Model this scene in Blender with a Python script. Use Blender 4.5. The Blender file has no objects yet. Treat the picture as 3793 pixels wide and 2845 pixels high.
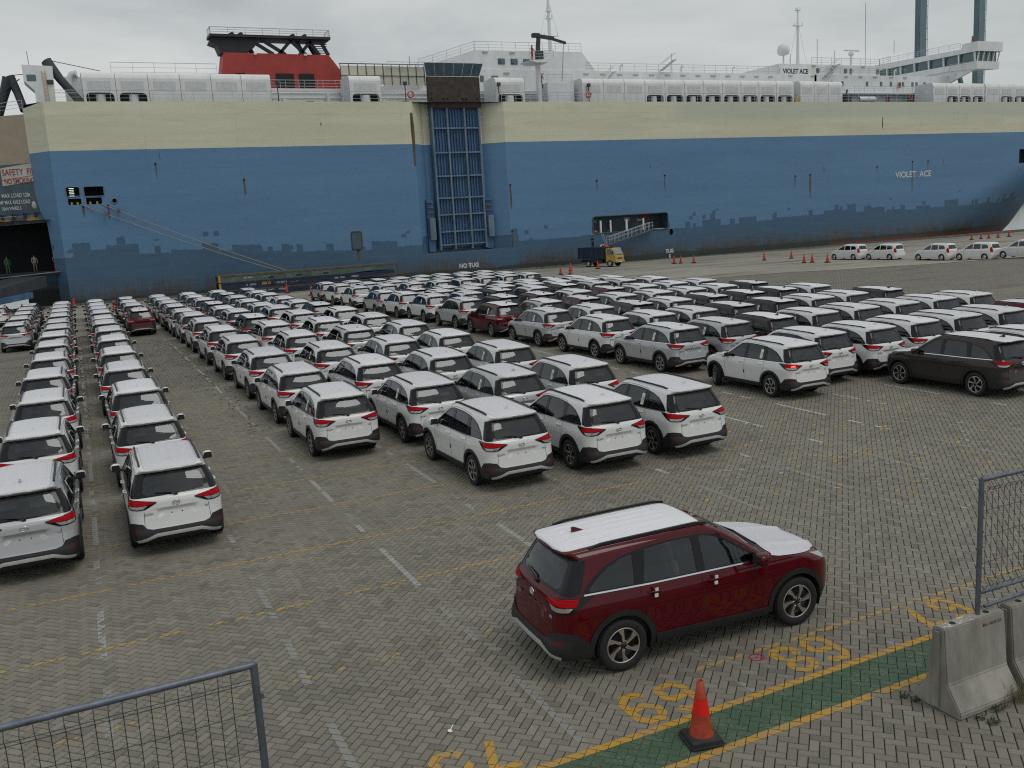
import bpy, bmesh, math, random
import numpy as np
from mathutils import Vector, Matrix
from mathutils.geometry import delaunay_2d_cdt
random.seed(7); np.random.seed(7)
scn = bpy.context.scene
R = math.radians
C = scn.collection

# ---------------------------------------------------------------- camera
cam_d = bpy.data.cameras.new('camera'); cam = bpy.data.objects.new('camera', cam_d); C.objects.link(cam)
cam_d.sensor_width = 36.0; cam_d.lens = 32.224; cam_d.clip_start = 0.1; cam_d.clip_end = 6000
YAW, PITCH, ROLL, CAM_H = R(24.8336), R(10.0336), R(-3.4077), 5.65
_f = Vector((math.sin(YAW)*math.cos(PITCH), math.cos(YAW)*math.cos(PITCH), -math.sin(PITCH)))
_r = _f.cross(Vector((0, 0, 1))).normalized(); _u = _r.cross(_f)
_r2 = _r*math.cos(ROLL) + _u*math.sin(ROLL); _u2 = -_r*math.sin(ROLL) + _u*math.cos(ROLL)
_m = Matrix((_r2, _u2, -_f)).transposed().to_4x4(); _m.translation = (0, 0, CAM_H)
cam.matrix_world = _m
scn.camera = cam

# ---------------------------------------------------------------- sky and sun (overcast)
SUN_EL, SUN_AZ = R(62), R(150)          # azimuth measured from +Y towards +X
world = bpy.data.worlds.new('World'); scn.world = world; world.use_nodes = True
wn, wl = world.node_tree.nodes, world.node_tree.links
wn.clear()
w_out = wn.new('ShaderNodeOutputWorld'); w_bg = wn.new('ShaderNodeBackground')
sky = wn.new('ShaderNodeTexSky'); sky.sky_type = 'NISHITA'; sky.sun_disc = False
sky.sun_elevation = SUN_EL; sky.sun_rotation = SUN_AZ; sky.dust_density = 4.0; sky.air_density = 1.5
w_tc = wn.new('ShaderNodeTexCoord'); w_map = wn.new('ShaderNodeMapping'); w_map.inputs['Scale'].default_value = (1.0, 1.0, 3.2)
w_no = wn.new('ShaderNodeTexNoise'); w_no.inputs['Scale'].default_value = 3.0; w_no.inputs['Detail'].default_value = 7
w_no.inputs['Roughness'].default_value = 0.55; w_no.inputs['Distortion'].default_value = 0.4
w_cr = wn.new('ShaderNodeValToRGB')
w_cr.color_ramp.elements[0].position = 0.30; w_cr.color_ramp.elements[0].color = (3.85, 4.2, 4.35, 1)
w_cr.color_ramp.elements[1].position = 0.72; w_cr.color_ramp.elements[1].color = (6.1, 6.25, 6.15, 1)
w_mix = wn.new('ShaderNodeMixRGB'); w_mix.inputs['Fac'].default_value = 0.94
wl.new(w_tc.outputs['Generated'], w_map.inputs['Vector']); wl.new(w_map.outputs['Vector'], w_no.inputs['Vector'])
wl.new(w_no.outputs['Fac'], w_cr.inputs['Fac'])
wl.new(sky.outputs['Color'], w_mix.inputs['Color1']); wl.new(w_cr.outputs['Color'], w_mix.inputs['Color2'])
wl.new(w_mix.outputs['Color'], w_bg.inputs['Color']); w_bg.inputs['Strength'].default_value = 0.110
wl.new(w_bg.outputs['Background'], w_out.inputs['Surface'])
sun_d = bpy.data.lights.new('sun', 'SUN'); sun_d.energy = 0.75; sun_d.angle = R(28); sun_d.color = (1.0, 0.96, 0.9)
sun = bpy.data.objects.new('sun', sun_d); C.objects.link(sun)
sun.rotation_euler = Vector((-math.sin(SUN_AZ)*math.cos(SUN_EL), -math.cos(SUN_AZ)*math.cos(SUN_EL), -math.sin(SUN_EL))).to_track_quat('-Z', 'Y').to_euler()
scn.view_settings.view_transform = 'Standard'; scn.view_settings.look = 'None'
scn.view_settings.exposure = 0.0; scn.view_settings.gamma = 1.0
scn.cycles.use_denoising = False; scn.cycles.filter_width = 1.15
scn.cycles.max_bounces = 8; scn.cycles.transparent_max_bounces = 16; scn.cycles.diffuse_bounces = 3; scn.cycles.glossy_bounces = 4
scn.cycles.caustics_reflective = False; scn.cycles.caustics_refractive = False

# ---------------------------------------------------------------- materials
MATS = {}
def nt(name):
    m = bpy.data.materials.new(name); m.use_nodes = True
    n, l = m.node_tree.nodes, m.node_tree.links
    return m, n, l, n['Principled BSDF']
def mat(name, col, rough=0.5, metal=0.0, coat=0.0, noise=0.0, nscale=8.0, bump=0.0, bscale=40.0, spec=0.5, stretch=None, dark=0.5):
    """principled with optional noise variation of colour (wear / dirt of its own) and bump"""
    m, n, l, b = nt(name)
    b.inputs['Base Color'].default_value = (*col, 1); b.inputs['Roughness'].default_value = rough
    b.inputs['Metallic'].default_value = metal; b.inputs['Specular IOR Level'].default_value = spec
    if coat: b.inputs['Coat Weight'].default_value = coat; b.inputs['Coat Roughness'].default_value = 0.06
    if noise or bump:
        tc = n.new('ShaderNodeTexCoord'); mp = n.new('ShaderNodeMapping'); l.new(tc.outputs['Object'], mp.inputs['Vector'])
        if stretch: mp.inputs['Scale'].default_value = stretch
    if noise:
        t = n.new('ShaderNodeTexNoise'); t.inputs['Scale'].default_value = nscale; t.inputs['Detail'].default_value = 6; t.inputs['Roughness'].default_value = 0.65
        l.new(mp.outputs['Vector'], t.inputs['Vector'])
        cr = n.new('ShaderNodeValToRGB'); cr.color_ramp.elements[0].position = 0.3; cr.color_ramp.elements[1].position = 0.7
        d = 1-noise
        cr.color_ramp.elements[0].color = (col[0]*d*dark*2*0.5+col[0]*d*0.5, col[1]*d, col[2]*d, 1)
        cr.color_ramp.elements[1].color = (min(1, col[0]*(1+noise*.5)), min(1, col[1]*(1+noise*.5)), min(1, col[2]*(1+noise*.5)), 1)
        l.new(t.outputs['Fac'], cr.inputs['Fac']); l.new(cr.outputs['Color'], b.inputs['Base Color'])
    if bump:
        t2 = n.new('ShaderNodeTexNoise'); t2.inputs['Scale'].default_value = bscale; t2.inputs['Detail'].default_value = 4
        l.new(mp.outputs['Vector'], t2.inputs['Vector'])
        bp = n.new('ShaderNodeBump'); bp.inputs['Strength'].default_value = bump; bp.inputs['Distance'].default_value = 0.01
        l.new(t2.outputs['Fac'], bp.inputs['Height']); l.new(bp.outputs['Normal'], b.inputs['Normal'])
    MATS[name] = m; return m
def glass(name, tint, rough=0.02):
    m, n, l, b = nt(name); n.remove(b)
    out = n['Material Output']; tr = n.new('ShaderNodeBsdfTransparent'); tr.inputs['Color'].default_value = (*tint, 1)
    gl = n.new('ShaderNodeBsdfGlossy'); gl.inputs['Roughness'].default_value = rough; gl.inputs['Color'].default_value = (.9, .95, 1, 1)
    fr = n.new('ShaderNodeFresnel'); fr.inputs['IOR'].default_value = 1.7
    mx = n.new('ShaderNodeMixShader'); l.new(fr.outputs['Fac'], mx.inputs['Fac']); l.new(tr.outputs['BSDF'], mx.inputs[1]); l.new(gl.outputs['BSDF'], mx.inputs[2])
    l.new(mx.outputs['Shader'], out.inputs['Surface'])
    MATS[name] = m; return m
def emis(name, col, e):
    m, n, l, b = nt(name); b.inputs['Base Color'].default_value = (*col, 1); b.inputs['Emission Color'].default_value = (*col, 1); b.inputs['Emission Strength'].default_value = e
    MATS[name] = m; return m

# ---------------------------------------------------------------- object helpers
def mesh_from(name, verts, faces, smooth=False, normals=None):
    me = bpy.data.meshes.new(name); me.from_pydata([tuple(v) for v in verts], [], [tuple(f) for f in faces])
    if smooth: me.polygons.foreach_set('use_smooth', [True]*len(me.polygons))
    me.update(); return me
def link(name, me, parent=None, m=None, loc=None, rot=None):
    o = bpy.data.objects.new(name, me); C.objects.link(o)
    if parent is not None: o.parent = parent
    if m is not None and me is not None:
        mm = MATS[m] if isinstance(m, str) else m
        if not me.materials: me.materials.append(mm)
    if loc is not None: o.location = loc
    if rot is not None: o.rotation_euler = rot
    return o
def tag(o, label=None, cat=None, group=None, kind=None):
    if label: o['label'] = label
    if cat: o['category'] = cat
    if group: o['group'] = group
    if kind: o['kind'] = kind
    return o
def empty(name, loc=(0, 0, 0), rz=0.0, label=None, cat=None, group=None, kind=None):
    o = bpy.data.objects.new(name, None); C.objects.link(o); o.location = loc; o.rotation_euler = (0, 0, rz)
    o.empty_display_size = 0.2
    return tag(o, label, cat, group, kind)
KIDS = {}
TREE = {}
def kids(o):
    if o.name not in TREE: TREE[o.name] = list(o.children)
    return TREE[o.name]
def copy_tree(o, parent=None, keep=None):
    c = o.copy(); C.objects.link(c); mine = []
    if parent is not None: c.parent = parent
    for ch in kids(o):
        if keep is None or keep(ch): mine.append(copy_tree(ch, c, keep))
    TREE[c.name] = mine
    return c

class MB:
    """collects boxes, bars, tubes, lathes, prisms into one mesh"""
    def __init__(s): s.v = []; s.f = []; s.sm = []
    def add(s, v, f, smooth=False):
        o = len(s.v); s.v += [tuple(p) for p in v]; s.f += [tuple(i+o for i in q) for q in f]; s.sm += [smooth]*len(f); return s
    def box(s, x0, x1, y0, y1, z0, z1, bev=0.0, M=None):
        if bev <= 0:
            v = [(x, y, z) for z in (z0, z1) for y in (y0, y1) for x in (x0, x1)]
            f = [(0, 2, 3, 1), (4, 5, 7, 6), (0, 1, 5, 4), (2, 6, 7, 3), (0, 4, 6, 2), (1, 3, 7, 5)]
        else:
            bm = bmesh.new(); bmesh.ops.create_cube(bm, size=1)
            for q in bm.verts: q.co = Vector(((x0+x1)/2+q.co.x*(x1-x0), (y0+y1)/2+q.co.y*(y1-y0), (z0+z1)/2+q.co.z*(z1-z0)))
            bmesh.ops.bevel(bm, geom=bm.edges[:], offset=min(bev, .49*min(x1-x0, y1-y0, z1-z0)), segments=2, affect='EDGES')
            bm.verts.index_update(); v = [q.co.copy() for q in bm.verts]; f = [[a.index for a in q.verts] for q in bm.faces]; bm.free()
        if M is not None: v = [M @ Vector(p) for p in v]
        return s.add(v, f)
    def tube(s, pts, r, n=8, cap=True, closed=False, smooth=True):
        pts = [Vector(p) for p in pts]; N = len(pts); rs = r if isinstance(r, (list, tuple)) else [r]*N
        v = []; up = None
        for i, p in enumerate(pts):
            a = pts[(i-1) % N] if (i > 0 or closed) else p; b = pts[(i+1) % N] if (i < N-1 or closed) else p
            t = (b-a).normalized()
            if up is None:
                up = Vector((0, 0, 1)) if abs(t.z) < .9 else Vector((1, 0, 0))
            x = t.cross(up).normalized(); up = x.cross(t).normalized()
            for k in range(n):
                q = 2*math.pi*k/n + (math.pi/4 if n == 4 else 0); v.append(p + (x*math.cos(q)+up*math.sin(q))*rs[i])
        f = []
        for i in range(N if closed else N-1):
            j = (i+1) % N
            for k in range(n): f.append((i*n+k, i*n+(k+1) % n, j*n+(k+1) % n, j*n+k))
        s.add(v, f, smooth and n > 4)
        if cap and not closed: s.add(v[:n], [tuple(range(n-1, -1, -1))]); s.add(v[-n:], [tuple(range(n))])
        return s
    def bar(s, a, b, w, h=None): # square bar
        h = h or w; a = Vector(a); b = Vector(b); t = (b-a).normalized()
        up = Vector((0, 0, 1)) if abs(t.z) < .95 else Vector((0, 1, 0))
        x = t.cross(up).normalized()*w/2; y = x.cross(t).normalized()*h/2
        v = [p+sx*x+sy*y for p in (a, b) for sx, sy in ((-1, -1), (1, -1), (1, 1), (-1, 1))]
        return s.add(v, [(3, 2, 1, 0), (4, 5, 6, 7), (0, 1, 5, 4), (1, 2, 6, 5), (2, 3, 7, 6), (3, 0, 4, 7)])
    def lathe(s, prof, n=24, M=None, smooth=True, arc=2*math.pi):
        # prof: (r, h) list about local Z
        v = []; full = abs(arc-2*math.pi) < 1e-6; k = n if full else n+1
        for r, h in prof:
            for i in range(k):
                a = arc*i/n; v.append(Vector((r*math.cos(a), r*math.sin(a), h)))
        f = []
        for j in range(len(prof)-1):
            for i in range(n): f.append((j*k+i, j*k+(i+1) % k, (j+1)*k+(i+1) % k, (j+1)*k+i))
        if M is not None: v = [M @ p for p in v]
        return s.add(v, f, smooth)
    def prism(s, poly, h0, h1, M=None):
        n = len(poly); v = [Vector((x, y, h)) for h in (h0, h1) for x, y in poly]
        f = [tuple(range(n-1, -1, -1)), tuple(range(n, 2*n))]+[(i, (i+1) % n, n+(i+1) % n, n+i) for i in range(n)]
        if M is not None: v = [M @ p for p in v]
        return s.add(v, f)
    def mesh(s, name):
        me = bpy.data.meshes.new(name); me.from_pydata(s.v, [], s.f); me.polygons.foreach_set('use_smooth', s.sm); me.update(); return me
    def build(s, name, m, parent=None, **k): return link(name, s.mesh(name), parent, m, **k)
XZ = Matrix(((1, 0, 0, 0), (0, 0, -1, 0), (0, 1, 0, 0), (0, 0, 0, 1)))   # prism polys given in x,z ; extrude along -y
# ---------------------------------------------------------------- shared materials
def paint(name, col, metal=0.0, rough=0.28):
    m = mat(name, col, rough, metal, coat=1.0, spec=.0); m.node_tree.nodes['Principled BSDF'].inputs['Coat Roughness'].default_value = .03; m.node_tree.nodes['Principled BSDF'].inputs['Coat IOR'].default_value = 1.42
    return m
paint('paint_white', (0.73, 0.735, 0.73), 0, .5); paint('paint_silver', (0.50, 0.51, 0.53), 0.35, 0.38)
paint('paint_charcoal', (0.026, 0.027, 0.032), 0, .5); paint('paint_brown', (0.040, 0.033, 0.031), 0, .5); paint('paint_maroon', (0.080, 0.0012, 0.006), 0, .5)
def film_mat():
    m, n, l, b = nt('roof_film'); b.inputs['Roughness'].default_value = 0.33; b.inputs['Base Color'].default_value = (.68, .71, .75, 1)
    tc = n.new('ShaderNodeTexCoord'); mp = n.new('ShaderNodeMapping'); mp.inputs['Scale'].default_value = (1.2, 4, 1)
    no = n.new('ShaderNodeTexNoise'); no.inputs['Scale'].default_value = 7; no.inputs['Detail'].default_value = 7; no.inputs['Distortion'].default_value = 1.5
    oi = n.new('ShaderNodeObjectInfo'); ad = n.new('ShaderNodeVectorMath'); ad.operation = 'ADD'
    l.new(tc.outputs['Object'], ad.inputs[0]); l.new(oi.outputs['Random'], ad.inputs[1]); l.new(ad.outputs[0], mp.inputs['Vector'])
    l.new(mp.outputs['Vector'], no.inputs['Vector'])
    bp = n.new('ShaderNodeBump'); bp.inputs['Strength'].default_value = 0.6; bp.inputs['Distance'].default_value = 0.02
    l.new(no.outputs['Fac'], bp.inputs['Height']); l.new(bp.outputs['Normal'], b.inputs['Normal'])
    hs = n.new('ShaderNodeMapRange'); l.new(oi.outputs['Random'], hs.inputs[0]); hs.inputs[3].default_value = .62; hs.inputs[4].default_value = .76
    cbn = n.new('ShaderNodeCombineColor'); mb = n.new('ShaderNodeMath'); mb.operation = 'MULTIPLY'; mb.inputs[1].default_value = 1.05; l.new(hs.outputs[0], mb.inputs[0])
    l.new(hs.outputs[0], cbn.inputs[0]); l.new(hs.outputs[0], cbn.inputs[1]); l.new(mb.outputs[0], cbn.inputs[2]); l.new(cbn.outputs[0], b.inputs['Base Color'])
    MATS['roof_film'] = m
film_mat()
glass('window_glass', (0.46, 0.50, 0.48)); glass('rear_glass', (0.30, 0.33, 0.32))
mat('black_gloss', (0.006, 0.006, 0.008), 0.10, spec=.35); mat('black_plastic', (0.014, 0.014, 0.016), 0.55); mat('seam', (0.012, 0.012, 0.013), 0.8)
mat('chrome', (0.75, 0.76, 0.78), 0.15, 1.0); mat('skid_silver', (0.52, 0.52, 0.52), 0.4, 0.3)
def lamp_red():
    m, n, l, b = nt('lamp_red'); b.inputs['Roughness'].default_value = 0.15; b.inputs['Specular IOR Level'].default_value = .12
    tc = n.new('ShaderNodeTexCoord'); w = n.new('ShaderNodeTexWave'); w.wave_type = 'BANDS'; w.bands_direction = 'Z'; w.inputs['Scale'].default_value = 9
    cr = n.new('ShaderNodeValToRGB'); cr.color_ramp.elements[0].color = (.30, .0, .003, 1); cr.color_ramp.elements[1].color = (.52, .001, .006, 1)
    l.new(tc.outputs['Object'], w.inputs['Vector']); l.new(w.outputs['Fac'], cr.inputs['Fac']); l.new(cr.outputs['Color'], b.inputs['Base Color'])
    MATS['lamp_red'] = m
lamp_red(); mat('reflector_red', (.16, .004, .006), .3, spec=.2); emis('lamp_on', (1, .06, .04), 2.5)
mat('lamp_clear', (0.40, 0.40, 0.40), 0.15, 0.4, coat=.6); mat('tyre', (0.018, 0.018, 0.019), 0.85, noise=.3, nscale=20, bump=.3, bscale=60)
mat('rim_silver', (0.55, 0.54, 0.52), 0.3, 0.9); mat('rim_black', (0.012, 0.012, 0.013), 0.35); mat('wheel_film', (0.42, 0.44, 0.46), 0.4)
mat('interior_dark', (0.02, 0.02, 0.021), 0.8); mat('seat_cloth', (0.07, 0.068, 0.065), 0.8); mat('plastic_wrap', (0.30, 0.32, 0.33), 0.18, noise=.4, nscale=9, bump=.6, bscale=14)
mat('sticker_white', (0.7, 0.74, 0.7), 0.5); mat('sticker_green', (0.2, 0.5, 0.25), 0.5); mat('sticker_yellow', (0.8, 0.65, 0.1), 0.5); mat('badge_blue', (0.25, 0.4, 0.6), 0.3)
# ================================================================ car shell: rings in plan stacked over height, cut into parts in (girth, height)
class Shell:
    def __init__(s, prof, taper=0.045, drop=0.045, recess=None, xmax=2.25, zroof=1.60, sm=3):
        zs = np.arange(0.16, zroof+0.0005, 0.005); s.z = zs; s.zr = zroof
        for k, pts in prof.items():
            p = np.array(pts, float); a = np.interp(zs, p[:, 0], p[:, 1])
            ker = np.exp(-np.arange(-3*sm, 3*sm+1)**2/(2*sm*sm)); ker /= ker.sum()
            a = np.convolve(np.pad(a, 3*sm, mode='edge'), ker, mode='valid'); setattr(s, k+'_', a)
        s.taper, s.drop, s.recess, s.xmax = taper, drop, recess, xmax
    def g(s, k, z): return np.interp(z, s.z, getattr(s, k+'_'))
    def par(s, z):
        z = np.asarray(z, float); xr, xf, w, rr, rf, br, bf = (s.g(k, z) for k in ('xr', 'xf', 'w', 'rr', 'rf', 'br', 'bf'))
        y0 = w-rr; x0 = xr+br*(y0/w)**2; y1 = w-rf; x1 = xf-bf*(y1/w)**2
        return xr, xf, w, rr, rf, br, bf, y0, x0, y1, x1, x0+rr, x1-rf
    def S(s, t, z):
        t = np.asarray(t, float); z = np.asarray(z, float)
        xr, xf, w, rr, rf, br, bf, y0, x0, y1, x1, xa, xb = s.par(z)
        th = np.clip(t-1, 0, 1)*np.pi/2; th3 = np.clip(t-3, 0, 1)*np.pi/2; u = np.clip(t-4, 0, 1)
        yr = np.clip(t, 0, 1)*y0; yf = y1*(1-u)
        x = np.select([t <= 1, t <= 2, t <= 3, t <= 4], [xr+br*(yr/w)**2, x0+rr*(1-np.cos(th)), xa+(t-2)*(xb-xa), xb+rf*np.sin(th3)], xf-bf*(yf/w)**2)
        y = np.select([t <= 1, t <= 2, t <= 3, t <= 4], [yr, y0+rr*np.sin(th), w, y1+rf*np.cos(th3)], yf)
        if s.taper > .044:
            yy_ = np.where(t >= 4, yf, 9.0); k_ = np.exp(-((yy_-.36)/.05)**2)*np.clip((z-.90)/.05, 0, 1)*np.clip((1.105-z)/.03, 0, 1); x = x+.11*k_
        if s.recess is not None:
            d = s.recess(yr, z); x = np.where(t <= 1, x+d, x)
        return s.warp(x, y, z)
    def warp(s, x, y, z):
        y = y*(1-s.taper*np.abs(x/s.xmax)**3)
        z = z-s.drop*np.clip(-x/2, 0, 1.1)**2*np.clip((z-1.05)/.5, 0, 1)
        return np.stack([x, y, z], -1)
    def N(s, t, z):
        e = 2e-3
        a = s.S(np.minimum(t+e, 5), z)-s.S(np.maximum(t-e, 0), z); b = s.S(t, np.minimum(z+e*3, s.zr))-s.S(t, np.maximum(z-e*3, .16))
        n = np.cross(b, a)     # outward for left side
        return n/np.maximum(np.linalg.norm(n, axis=-1, keepdims=True), 1e-9)
    def side(s, x, z):
        *_, rr, rf, br, bf, y0, x0, y1, x1, xa, xb = (float(q) for q in s.par(z))
        if x < xa: return 1+math.acos(max(-1, min(1, 1-(x-x0)/rr)))/(math.pi/2)
        if x <= xb: return 2+(x-xa)/(xb-xa)
        return 3+math.asin(min(1, (x-xb)/rf))/(math.pi/2)
    def rear(s, y, z):
        xr, xf, w, rr, rf, br, bf, y0, *_ = (float(q) for q in s.par(z))
        return y/y0 if y <= y0 else 1+math.asin(min(1, (y-y0)/rr))/(math.pi/2)
    def front(s, y, z):
        p = [float(q) for q in s.par(z)]; rf, y1 = p[4], p[9]
        return 5-y/y1 if y <= y1 else 3+math.acos(min(1, (y-y1)/rf))/(math.pi/2)
PB = np.array([0, .66, .95, 4.1, 4.5, 5.1])
def p_of_t(t): return np.interp(t, np.arange(6), PB)
def t_of_p(p): return np.interp(p, PB, np.arange(6))
ZQ = np.array([.16, .86, 1.13, 1.60]); QZ = np.array([0, .70, 1.42, 1.95])
def q_of_z(z): return np.interp(z, ZQ, QZ)
def z_of_q(q): return np.interp(q, QZ, ZQ)
def pip(P, poly):
    x, y = P[:, 0], P[:, 1]; c = np.zeros(len(P), bool); n = len(poly)
    for i in range(n):
        x1, y1 = poly[i]; x2, y2 = poly[(i+1) % n]
        m = ((y1 > y) != (y2 > y)) & (x < (x2-x1)*(y-y1)/((y2-y1) or 1e-12)+x1); c ^= m
    return c
def on_shell(sh, f):
    """feature point ('s'|'r'|'f', a, z) -> (p,q)"""
    k, a, z = f; t = {'s': sh.side, 'r': sh.rear, 'f': sh.front}[k](a, z)
    return float(p_of_t(t)), float(q_of_z(z))
def dense(sh, pts, closed=True, step=0.045):
    out = []; n = len(pts)
    for i in range(n if closed else n-1):
        a, b = pts[i], pts[(i+1) % n]
        if a[0] == b[0]:
            m = max(1, int(math.hypot(a[1]-b[1], (a[2]-b[2])*1.6)/step))
            for j in range(m):
                u = j/m; out.append(on_shell(sh, (a[0], a[1]+(b[1]-a[1])*u, a[2]+(b[2]-a[2])*u)))
        else:
            A, B = on_shell(sh, a), on_shell(sh, b); m = max(1, int(math.hypot(A[0]-B[0], A[1]-B[1])/step))
            for j in range(m): u = j/m; out.append((A[0]+(B[0]-A[0])*u, A[1]+(B[1]-A[1])*u))
    if not closed: out.append(on_shell(sh, pts[-1]))
    return out
def cut_shell(sh, regions):
    """regions: [(name, [feature pts])] first match wins -> dict name -> (tris as (p,q) triples index), points"""
    polys = [(n, dense(sh, pts)) for n, pts in regions]
    V = []; E = []
    for n, po in polys:
        o = len(V); V += po; E += [(o+i, o+(i+1) % len(po)) for i in range(len(po))]
    gp = np.unique(np.concatenate([np.linspace(0, .66, 9), np.linspace(.66, .95, 8), np.linspace(.95, 4.1, 42), np.linspace(4.1, 4.5, 8), np.linspace(4.5, 5.1, 9)]))
    gq = np.unique(np.concatenate([np.linspace(0, .7, 15), np.linspace(.7, 1.42, 15), np.linspace(1.42, 1.95, 12)]))
    fp = np.array(V)
    for a in gp:
        for b in gq:
            edge = a in (gp[0], gp[-1]) or b in (gq[0], gq[-1])
            if not edge and len(fp) and np.min((fp[:, 0]-a)**2+(fp[:, 1]-b)**2) < 0.016**2: continue
            V.append((float(a), float(b)))
    V = [(min(max(a, 0), 5.1), min(max(b, 0), 1.95)) for a, b in V]
    r = delaunay_2d_cdt([Vector(v) for v in V], E, [], 0, 1e-5)
    P = np.array([(v.x, v.y) for v in r[0]]); T = np.array([f[:3] for f in r[2]], int)
    cen = P[T].mean(1); own = np.full(len(T), -1)
    for i, (n, po) in enumerate(polys):
        m = pip(cen, po) & (own < 0); own[m] = i
    out = {}
    names = [n for n, _ in polys]
    for nm in dict.fromkeys(names): out[nm] = T[np.isin(own, [i for i, n in enumerate(names) if n == nm])]
    out['body'] = T[(own < 0) & (cen[:, 1] > .03)]
    return P, out
def shell_part(sh, name, P, T, off=0.0, skirt=0.02, sides='LR'):
    """mesh of triangles T on the shell, pushed out by off, boundary closed inwards by skirt; sides L, R or both"""
    if len(T) == 0: return None
    used, inv = np.unique(T, return_inverse=True); tri = inv.reshape(-1, 3)
    p, q = P[used, 0], P[used, 1]; t = t_of_p(p); z = z_of_q(q)
    X = sh.S(t, z); N = sh.N(t, z)
    A = X[tri]; fl = np.einsum('ij,ij->i', np.cross(A[:, 1]-A[:, 0], A[:, 2]-A[:, 0]), N[tri].mean(1)) < 0
    tri[fl] = tri[fl][:, ::-1]
    X = X+N*off
    cnt = {}
    for a, b, c in tri:
        for e in ((a, b), (b, c), (c, a)): cnt[e] = 1
    bnd = [e for e in cnt if (e[1], e[0]) not in cnt]
    mid = lambda e: (p[e[0]] < 1e-4 and p[e[1]] < 1e-4) or (p[e[0]] > 5.0999 and p[e[1]] > 5.0999)
    bnd = [e for e in bnd if not mid(e)]
    V = []; F = []; LN = []
    for sgn in sides:
        o = len(V); s = 1 if sgn == 'L' else -1
        XX = X*[1, s, 1]; NN = N*[1, s, 1]; V += XX.tolist()
        for a, b, c in tri:
            f = (a, b, c) if s > 0 else (c, b, a); F.append(tuple(int(i)+o for i in f)); LN += [NN[i] for i in f]
        if skirt:
            idx = {}
            for a, b in bnd:
                for i in (a, b):
                    if i not in idx: idx[i] = len(V); V.append((XX[i]-NN[i]*skirt).tolist())
                f = (a+o, idx[a], idx[b], b+o) if s > 0 else (b+o, idx[b], idx[a], a+o)
                fn = np.cross(np.array(V[f[1]])-V[f[0]], np.array(V[f[2]])-V[f[0]]); fn = fn/max(np.linalg.norm(fn), 1e-9)
                F.append(tuple(int(i) for i in f)); LN += [fn]*4
    me = bpy.data.meshes.new(name); me.from_pydata(V, [], F); me.polygons.foreach_set('use_smooth', [True]*len(F)); me.update()
    me.normals_split_custom_set([tuple(map(float, n)) for n in LN])
    return me
def ribbon(sh, name, feats, width, off=0.002, sides='LR', closed=False):
    """thin strip lying on the shell along feature polylines"""
    V = []; F = []; N_ = []
    for pts in feats:
        pq = dense(sh, pts, closed, 0.035)
        if closed: pq = pq+[pq[0]]
        pq = np.array(pq); t = t_of_p(pq[:, 0]); z = z_of_q(pq[:, 1]); X = sh.S(t, z); N = sh.N(t, z)
        d = np.gradient(X, axis=0); d /= np.maximum(np.linalg.norm(d, axis=1, keepdims=True), 1e-9); b = np.cross(N, d)
        for s in [1 if k == 'L' else -1 for k in sides]:
            o = len(V)
            for i in range(len(X)):
                for e in (-.5, .5): V.append(((X[i]+N[i]*off+b[i]*width*e)*[1, s, 1]).tolist()); N_.append((N[i]*[1, s, 1]))
            for i in range(len(X)-1):
                f = (o+2*i, o+2*i+2, o+2*i+3, o+2*i+1); F.append(f if s > 0 else f[::-1])
    me = bpy.data.meshes.new(name); me.from_pydata(V, [], F); me.polygons.foreach_set('use_smooth', [True]*len(F)); me.update()
    ln = [tuple(map(float, N_[i])) for f in F for i in f]; me.normals_split_custom_set(ln)
    return me
def circ(cx, cz, r, a0, a1, n=20): return [(cx+r*math.cos(R(a0+(a1-a0)*i/n)), cz+r*math.sin(R(a0+(a1-a0)*i/n))) for i in range(n+1)]
def roof_mesh(sh, name, y_in=1.0, x0=None, x1=None, off=0.0, h=0.055, nx=34, ny=72, skirt=0.015, ribs=True):
    """roof skin over the top ring"""
    zr = sh.zr; ts = np.linspace(0, 5, 400); ring = sh.S(ts, np.full(400, zr-1e-4)); raw = ring
    xs_r = raw[:, 0]; ys_r = raw[:, 1]
    xa = xs_r.min()+.006 if x0 is None else x0; xb = xs_r.max()-.006 if x1 is None else x1
    o = np.argsort(xs_r); xs_s, ys_s = xs_r[o], ys_r[o]
    xs = xa+(xb-xa)*(.6*np.linspace(0, 1, nx)+.4*(0.5-0.5*np.cos(np.linspace(0, np.pi, nx)))); V = []; F = []
    L = (xs_r.max()-xs_r.min())/2; xc = (xs_r.max()+xs_r.min())/2
    for x in xs:
        yw = np.interp(x, xs_s, ys_s); zb = float(np.interp(x, xs_s, raw[o][:, 2]))
        for j in range(ny+1):
            v = -1+2*j/ny; y = v*yw*y_in; vv = abs(y/max(yw, 1e-6))
            e = max(0, 1-abs((x-xc)/L)**6)
            z = zb+h*(1-vv**2.6)*e**.5
            if ribs:
                r = abs(((y+2.0) % 0.17)-0.085); z += (0.008 if r < 0.02 else 0.0)*(1 if abs(y) < .42 and -1.86 < x < -.22 else 0)*min(1, (x+1.86)/.12, (-.22-x)/.12)
            V.append((x, y, z+off))
    n = ny+1
    for i in range(nx-1):
        for j in range(ny): F.append((i*n+j, (i+1)*n+j, (i+1)*n+j+1, i*n+j+1))
    if skirt:
        bd = [i*n for i in range(nx)]+[(nx-1)*n+j for j in range(1, n)]+[i*n+ny for i in range(nx-2, -1, -1)]+[j for j in range(ny-1, 0, -1)]
        m = len(V); V += [(V[b][0], V[b][1], V[b][2]-skirt) for b in bd]
        for k in range(len(bd)): a, b = k, (k+1) % len(bd); F.append((bd[b], bd[a], m+a, m+b))
    me = mesh_from(name, V, F, True); return me

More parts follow.
